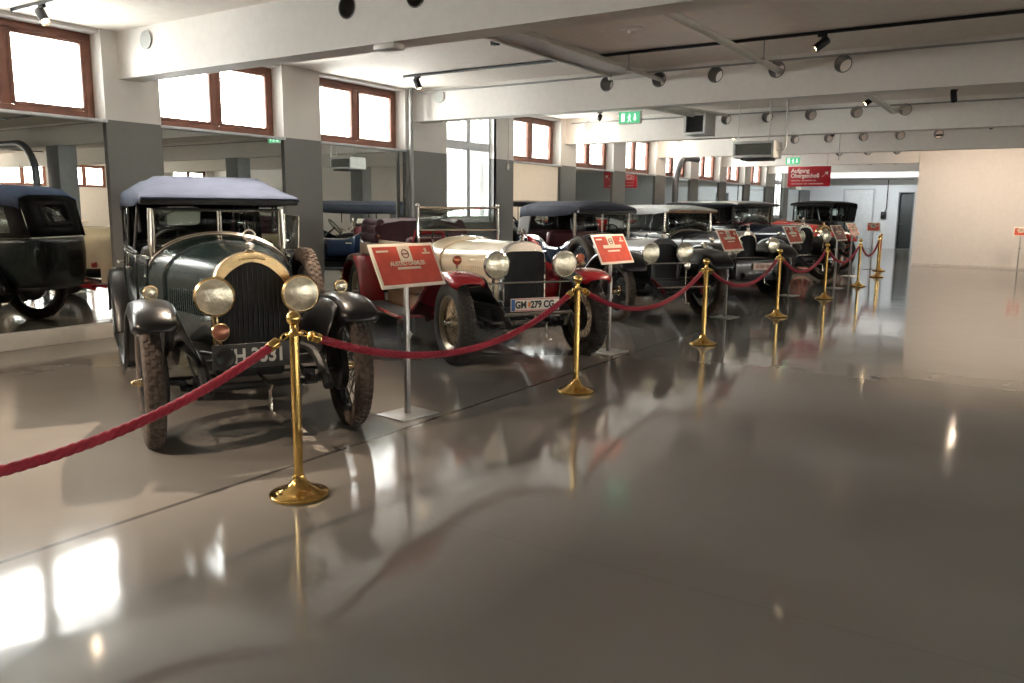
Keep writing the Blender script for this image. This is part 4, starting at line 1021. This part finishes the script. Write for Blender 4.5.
        fo_ = obj('folded_roof', fb, TM, t, sharp=60)
        obj('roof_bow', MB().tube([(bw + .015, yy0 + .35, fz + .05), (bw + .02, yy0 - .2, fz + .18), (bw + .02, yy0 - .55, fz + .16)], .013, 8).tube([(-bw - .015, yy0 + .35, fz + .05), (-bw - .02, yy0 - .2, fz + .18), (-bw - .02, yy0 - .55, fz + .16)], .013, 8), M_wood, fo_)
    # tail: rear lamp, spare on the back
    obj('tail_lamp', MB().lathe([(0, 0), (.035, .005), (.04, .05), (0, .055)], (-.45, rr - .03, .75), (0, -1, 0), 14), mat('tail_red', (.4, .01, .01), .3), t)
    if c.get('rearspare'): add_wheel(t, c, 0.0001, rr - .10, .85, steer=-PI / 2, drum=False, spare=True)
    for sx in c.get('sidespare', ()): add_wheel(t, c, sx * (c['fo'] - .10), c.get('spy', -1.05), c.get('spz', R + .32), steer=0, drum=False, spare=True)
    return t, c
G_body = paint('dark_green', (0.003, 0.010, 0.009)); B_blk = mat('paint_black', (0.005, 0.005, 0.006), 0.3, 0.0, var=0.08, scale=3, coat=0.35, spec=.35)
M_blue_top = mat('canvas_grey_blue', (0.062, 0.080, 0.128), 0.85, var=0.08, scale=6, bump=0.3, bscale=150, spec=.12)
M_blk_top = mat('canvas_black', (0.012, 0.011, 0.011), 0.9, spec=.15, var=0.1, bump=0.3, bscale=150)
# 1 -------- dark green tourer
t1, c1 = car('dark green open tourer with grey-blue canvas roof and brass radiator, nearest the viewer', 'touring_car', -4.335, 3.526, -119,
    m_body=G_body, m_fender=B_blk, m_metal=M_nickel, m_rad=M_brassd, m_tyre=M_dusty, m_rim=M_iron, m_spoke=M_iron, m_hub=M_brassd, m_hl=M_brassd,
    m_top=M_blue_top, m_curtain=M_blk_top, badge=True, mascot='ring', cowl_trim=True, rs=1.0, rt=1.23, rw=.255, hlr=.118, hlz=.965, hlx=.265, hly=.22, fi=.48, fo=.75, hubs=.5, trk=1.28, iw=.03, ie=1.7, is_=.05, ht=.056, wsw=.47, wst=1.49, tsz=1.555, tz=1.755, sidespare=(-1,), spy=-1.2, spz=.77, tw=.56, hip=True, hdr=.065, m_tub=paint('green_black', (0.002, 0.005, 0.005)), lampz=.925, ff=[(.43, .79), (.40, .85), (.29, .905), (.14, .93), (0, .935), (-.2, .92), (-.40, .87), (-.60, .74), (-.82, .56), (-1.0, .42), (-1.15, .35)],
    tprof=[(-1.02, 1.575, 0), (-1.05, 1.60, .2), (-1.45, 1.70, .7), (-1.85, 1.755, 1), (-2.6, 1.745, 1), (-3.45, 1.755, 1), (-3.83, 1.73, 1), (-3.95, 1.64, 1)],
    hexp=1.3, cw=.53, ct=1.27, cs=.98, nsp=24, hw=.060, hh=.058, rear=-4.15, ty1=-3.95, wb=3.25, side=[(-2.6, None, True)], lamps=True, m_lampshell=M_brassd)
# 2 -------- cream and red roadster
CREAM = paint('cream', (0.70, 0.56, 0.37)); RED = paint('red', (0.30, 0.008, 0.014))
M_mar = mat('canvas_maroon', (0.060, 0.012, 0.022), 0.6, var=0.12, scale=8, bump=0.35, bscale=30)
t2, c2 = car('cream roadster with red mudguards, folded maroon hood and big chrome headlamps', 'roadster', -4.42, 6.97, -121.4,
    m_body=CREAM, m_fender=RED, m_metal=M_chrome, m_tyre=M_rub, m_rim=mat('rim_champagne', (0.25, 0.20, 0.13), 0.35, .6, var=.03), m_ring=mat('rim_cream', (0.72, 0.62, 0.46), 0.3, var=.03), m_spoke=mat('spoke_champagne', (.62, .50, .34), .3, .5), m_hub=M_chrome,
    m_top=M_mar, m_seat=M_leather_m, top='folded', trk=1.47, hw=.082, hh=.078, R=.41, nsp=36, wb=3.45, rear=-4.4, fi=.52, fo=.89, m_apron=B_blk, m_val=CREAM, bw=.60, cw=.50, ct=1.18, cs=.95,
    rw=.245, rs=.98, rt=1.20, rb=.50, re=2.4, he=2.2, ht=.085, iw=.022, ie=6, is_=.0, hlx=.375, hlz=.975, hly=.20, hlr=.132, bar=.80, wsw=.49, cy=-1.5, wsy=-1.72, wst=1.53, wsb=1.15, wbot=1.27, wsdiv=False, knob=True, wflat=True, mascot='bird',
    door=[(-1.5, -2.1)], seat_y=[-2.1], belt=1.10, m_sidelens=mat('lamp_copper', (0.45, 0.15, 0.08), .25, 1.0), m_lampshell=mat('lamp_copper', (0.45, 0.15, 0.08), .25, 1.0), tipround=.3,
    ff=[(.37, .82), (.33, .86), (.25, .895), (.13, .915), (0, .915), (-.2, .89), (-.40, .82), (-.62, .68), (-.88, .50), (-1.2, .36), (-1.4, .31)], fy=-3.3)
# 3 -------- navy tourer
NAVY = paint('navy', (0.010, 0.022, 0.055)); SILV = mat('hood_polished', (0.42, 0.43, 0.45), 0.25, 0.8, var=.03, coat=.5)
M_slate = mat('canvas_slate', (0.042, 0.046, 0.062), 0.9, var=0.12, scale=5, bump=0.3, bscale=120, spec=.1)
t3, c3 = car('navy blue tourer with slate canvas roof, oval rear window and black mudguards', 'touring_car', -4.455, 10.71, -123.5,
    m_body=NAVY, m_fender=B_blk, m_metal=M_chrome, m_hood=SILV, m_tyre=M_rub, m_rim=M_iron, m_spoke=paint('maroon_dark', (0.06, .008, .012)), m_hub=M_chrome, spoke='disc',
    m_top=M_slate, m_curtain=mat('curtain_brown', (0.035, 0.028, 0.024), .9), m_seat=M_leather_m, m_header=M_iron, trk=1.46, hw=.085, hh=.08, R=.43, wb=3.2, fi=.50, fo=.93,
    m_rad=B_blk, rw=.23, rs=.92, rt=1.14, rb=.56, hlx=.28, hlz=.94, hly=.10, hlr=.14, bar=.80, wsw=.47, wsy=-1.75, cy=-1.65, tfy=-1.55, ty1=-3.8, rear=-3.9, wst=1.46, wsb=1.06, ct=1.11, cs=.92, oval=2, sidespare=(1,), spy=-.9, spz=.72, tw=.50, tdrop=.17,
    tz=1.66, tsz=1.485, belt=1.08, scallop=.16, mascot='bird', cowl_trim=True, rwin=True, side=[(-3.3, None, False)], frontpost=False, door=[(-2.05, -2.65)], seat_y=[-2.6, -3.55], steer_side=-1)
# 4 -------- black cabriolet with pale grey roof
GREYTOP = mat('canvas_pale_grey', (0.55, 0.55, 0.53), .85, var=.06, bump=.2, bscale=150)
t4, c4 = car('black cabriolet with pale grey roof, pointed radiator and pale number plate', 'cabriolet', -4.47, 14.35, -121.5,
    m_body=B_blk, m_fender=B_blk, m_metal=M_nickel, m_tyre=M_rub, m_rim=M_iron, m_spoke=B_blk, m_hub=M_chrome, spoke='disc', m_top=GREYTOP, m_curtain=GREYTOP,
    trk=1.42, hw=.085, hh=.08, R=.42, wb=3.2, fi=.48, fo=.90, vee=.10, rt=1.18, rs=.96, rb=.62, rw=.25, hlx=.42, hlz=.93, hlr=.13, bar=.72, wsw=.52, wsy=-1.6, cy=-1.5, tfy=-1.45, ty1=-3.55, tw=.56, rear=-3.8, fcrown=.03,
    wst=1.48, wsb=1.08, ct=1.12, cs=.94, tz=1.63, tsz=1.50, belt=1.08, m_header=M_wood, mascot='bird', side=[(-3.0, None, False)], wsdiv=False, seat_y=[-2.4, -3.4], cowl_trim=True)
# 5 -------- midnight blue saloon tourer with black roof
MID = paint('midnight_blue', (0.006, 0.010, 0.030)); BLKTOP = mat('roof_black_gloss', (0.012, 0.014, 0.02), .3, var=.05, coat=.5)
t5, c5 = car('midnight blue car with square black-framed windscreen, behind the tilted sign', 'touring_car', -4.38, 18.15, -117.5,
    m_body=MID, m_fender=B_blk, m_metal=M_nickel, m_tyre=M_rub, m_rim=M_iron, m_spoke=B_blk, m_hub=M_chrome, spoke='disc', m_top=BLKTOP, m_curtain=M_blk_top, m_ws=M_iron,
    trk=1.42, hw=.075, hh=.07, R=.45, wb=3.2, fi=.48, fo=.88, rt=1.26, rs=1.0, rw=.27, hlx=.40, hlz=1.0, hlr=.13, wsw=.58, wsy=-1.5, cy=-1.4, tfy=-1.3, ty1=-3.8, rear=-4.05,
    wst=1.63, wsb=1.18, ct=1.22, cs=1.0, tz=1.76, tsz=1.65, belt=1.16, side=[(-2.7, None, True)], wsdiv=False, mascot='ring', seat_y=[-2.35, -3.4], tw=.64)
# 6 -------- open red car with spoked wheels
SCAR = paint('scarlet', (0.50, 0.018, 0.014))
t6, c6 = car('open scarlet car with thin orange-red spoked wheels and upright steering wheel', 'open_car', -4.80, 21.95, -113,
    m_body=SCAR, m_fender=SCAR, m_metal=M_brassd, m_tyre=M_rub, m_rim=mat('rim_orange', (0.55, 0.16, 0.07), .4), m_spoke=mat('spoke_orange', (0.50, 0.10, 0.05), .4), m_hub=M_brassd, spoke='wood', nsp=12,
    m_seat=M_wood, m_swheel=M_wood, top=None, trk=1.40, hw=.05, hh=.05, R=.49, swz=.30, wb=2.7, rear=-3.4, fi=.52, fo=.86, rt=1.20, rs=1.0, hlx=.34, hlz=1.0, hlr=.12, wsw=.02, wsy=-1.2, wst=1.12, wsb=1.08, ct=1.28, cs=1.1, wsdiv=False,
    belt=1.22, seat_y=[-1.9, -2.9], m_hl=M_brassd)
# 7 -------- black limousine at the back
t7, c7 = car('large black limousine standing last, before the back wall', 'limousine', -7.15, 28.8, -186,
    m_body=B_blk, m_fender=B_blk, m_metal=M_nickel, m_tyre=M_rub, m_rim=M_iron, m_spoke=B_blk, m_hub=M_nickel, spoke='disc', m_top=M_blk_top, m_curtain=M_blk_top, m_ws=M_iron,
    trk=1.48, hw=.07, hh=.07, R=.45, wb=3.3, fi=.5, fo=.92, rt=1.28, rs=1.02, wsw=.66, wsy=-1.4, cy=-1.3, tfy=-1.25, ty1=-4.0, rear=-4.2, wst=1.74, wsb=1.2, ct=1.22, cs=1.0, tz=1.92, tsz=1.76, tw=.74, bw=.70, belt=1.18,
    side=[(-1.9, -2.9, True), (-2.95, None, False)], mascot='bird', m_lampshell=M_brassd, seat_y=[-2.3, -3.5])

# number plates and car details
def plate(t, x, y, z, w, h, m, body, tm, size, sx=1.0, label=None, dx=0.0, rz=0):
    p = obj('number_plate', MB().box((0, 0, 0), (w, .010, h), b=.003), m, t, loc=(x, y, z), rot=(0, 0, rz), label=label)
    # lettering faces forward (+y): turn text round
    if body: text('plate_lettering', body, size, tm, p, (dx, .006, -.002), (PI / 2, 0, PI), bold=.0035, sx=sx)
    return p
M_pb = mat('plate_black', (0.020, 0.020, 0.020), .5); M_pw = mat('plate_white', (0.78, 0.74, 0.66), .4); M_pl = mat('plate_letters_silver', (0.50, 0.50, 0.46), .5); M_pk = mat('plate_letters_dark', (0.02, 0.02, 0.02), .5)
p = plate(t1, .08, .50, .63, .50, .150, M_pb, 'IH 3331', M_pl, .120, .84, 'black plate with pale letters', dx=-.01)
o = obj('bulb_horn', MB().lathe([(0, 0), (.03, .01), (.058, .05), (.062, .07), (.05, .075), (.0, .04)], (.27, .52, .64), (0, 1, 0), 24).cyl((.27, .52, .64), (.34, .1, .60), .014, 8), M_iron, t1)
o = obj('centre_lamp', MB().lathe([(0, -.08), (.03, -.07), (.052, -.02), (.056, 0), (.05, .01)], (.27, .46, .775), (0, 1, 0), 22).cyl((.27, .45, .56), (.27, .45, .745), .010, 8), M_brassd, t1)
obj('lamp_lens', MB().lathe([(.05, .009), (.03, .02), (0, .024)], (.27, .46, .775), (0, 1, 0), 22), mat('lens_amber', (0.35, 0.14, 0.09), .2, .5), o)
# little side screen on the far side of the windscreen
ws_ = MB().tube([(-.52, -1.32, 1.17), (-.52, -1.32, 1.46), (-.67, -1.46, 1.44), (-.66, -1.46, 1.16)], .006, 6, True); o = obj('side_screen', ws_, M_nickel, t1)
obj('side_screen_glass', MB().add([(-.52, -1.32, 1.17), (-.52, -1.32, 1.46), (-.67, -1.46, 1.44), (-.66, -1.46, 1.16)], [(0, 1, 2, 3)]), M_cg, o, solid=.004)
# car 2 plate
p = plate(t2, .11, .52, .62, .52, .125, M_pw, 'GM', M_pk, .092, .85, 'white plate with blue end strip', dx=.155)
text('plate_lettering', '279 CG', .092, M_pk, p, (-.075, .006, -.002), (PI / 2, 0, PI), bold=.0035, sx=.85)
obj('blue_strip', MB().box((.235, .006, 0), (.038, .002, .11)), mat('plate_blue', (0.05, 0.14, 0.42), .5), p)
obj('red_stripes', MB().box((-.02, .0055, .054), (.46, .002, .006)).box((-.02, .0055, -.054), (.46, .002, .006)), mat('plate_red', (0.6, 0.06, 0.05), .5), p)
obj('crest', MB().add([(.052, .0075, .025), (.080, .0075, .025), (.080, .0075, -.01), (.066, .0075, -.03), (.052, .0075, -.01)], [(0, 1, 2, 3, 4)]), mat('crest_orange', (0.75, 0.25, 0.08), .5), p)
obj('front_bumper_bar', MB().tube([(-.30, .50, .53), (.42, .50, .53)], .016, 10).bar((.40, .50, .53), (.30, .30, .40), .025, .03).bar((-.28, .50, .53), (-.34, .30, .38), .025, .03), M_chrome, t2)
obj('side_apron_red', MB().grid([[(-.245, .02, .52), (-.26, .02, .80), (-.25, .02, 1.0)], [(-.52, -.02, .50), (-.54, -.02, .78), (-.48, -.04, .90)]]), RED, t2, solid=.012)
obj('bonnet_band_red', MB().grid([[(-(.245 + dr) * abs(math.sin(a)) ** .85, -.06 - dy, .95 + (.245 + dr) * abs(math.cos(a)) ** .85) if a < PI / 2 else (-(.245 + dr), -.06 - dy, .95 - (a - PI / 2) * .3) for a in [.25 + i * .17 for i in range(16)]] for dr, dy in ((.004, -.03), (.045, .0), (.075, .08), (.085, .2))]), RED, t2, solid=.01)
obj('handle_rail_red', MB().tube([(.10, -1.95, 1.10), (.12, -1.95, 1.24), (.45, -1.98, 1.24), (.47, -1.98, 1.10)], .03, 10), RED, t2)
# car 4 front panel + plate
o = obj('front_valance', MB().box((0, .42, .52), (1.02, .03, .36), b=.01).tube([(-.52, .44, .72), (.52, .44, .72)], .010, 8), B_blk, t4)
p = plate(t4, -.06, .46, .58, .44, .125, mat('plate_pinkish', (0.80, 0.60, 0.52), .5), None, None, .085, label='pale faded plate')
obj('faded_marks', MB().box((.13, .006, 0), (.07, .002, .05)).box((.02, .006, 0), (.10, .002, .05)).box((-.12, .006, 0), (.12, .002, .05)), mat('plate_marks_faded', (0.52, 0.28, 0.22), .5), p)
obj('spot_lamp', MB().lathe([(0, -.05), (.03, -.04), (.05, 0), (.052, .01), (0, .03)], (-.12, .40, .78), (0, 1, 0), 16).cyl((-.12, .38, .5), (-.12, .38, .74), .01, 8), M_nickel, t3)
obj('front_cross_bar', MB().tube([(-.42, .50, .50), (.42, .50, .50)], .014, 8), M_chrome, t3)
for sx in (-1, 1): obj('frame_horn_red', MB().tube([(sx * .30, .52, .42), (sx * .33, .42, .52), (sx * .34, .2, .60)], .026, 8), paint('maroon_bright', (0.14, .01, .018)), t3)
print('objects', len(bpy.data.objects))
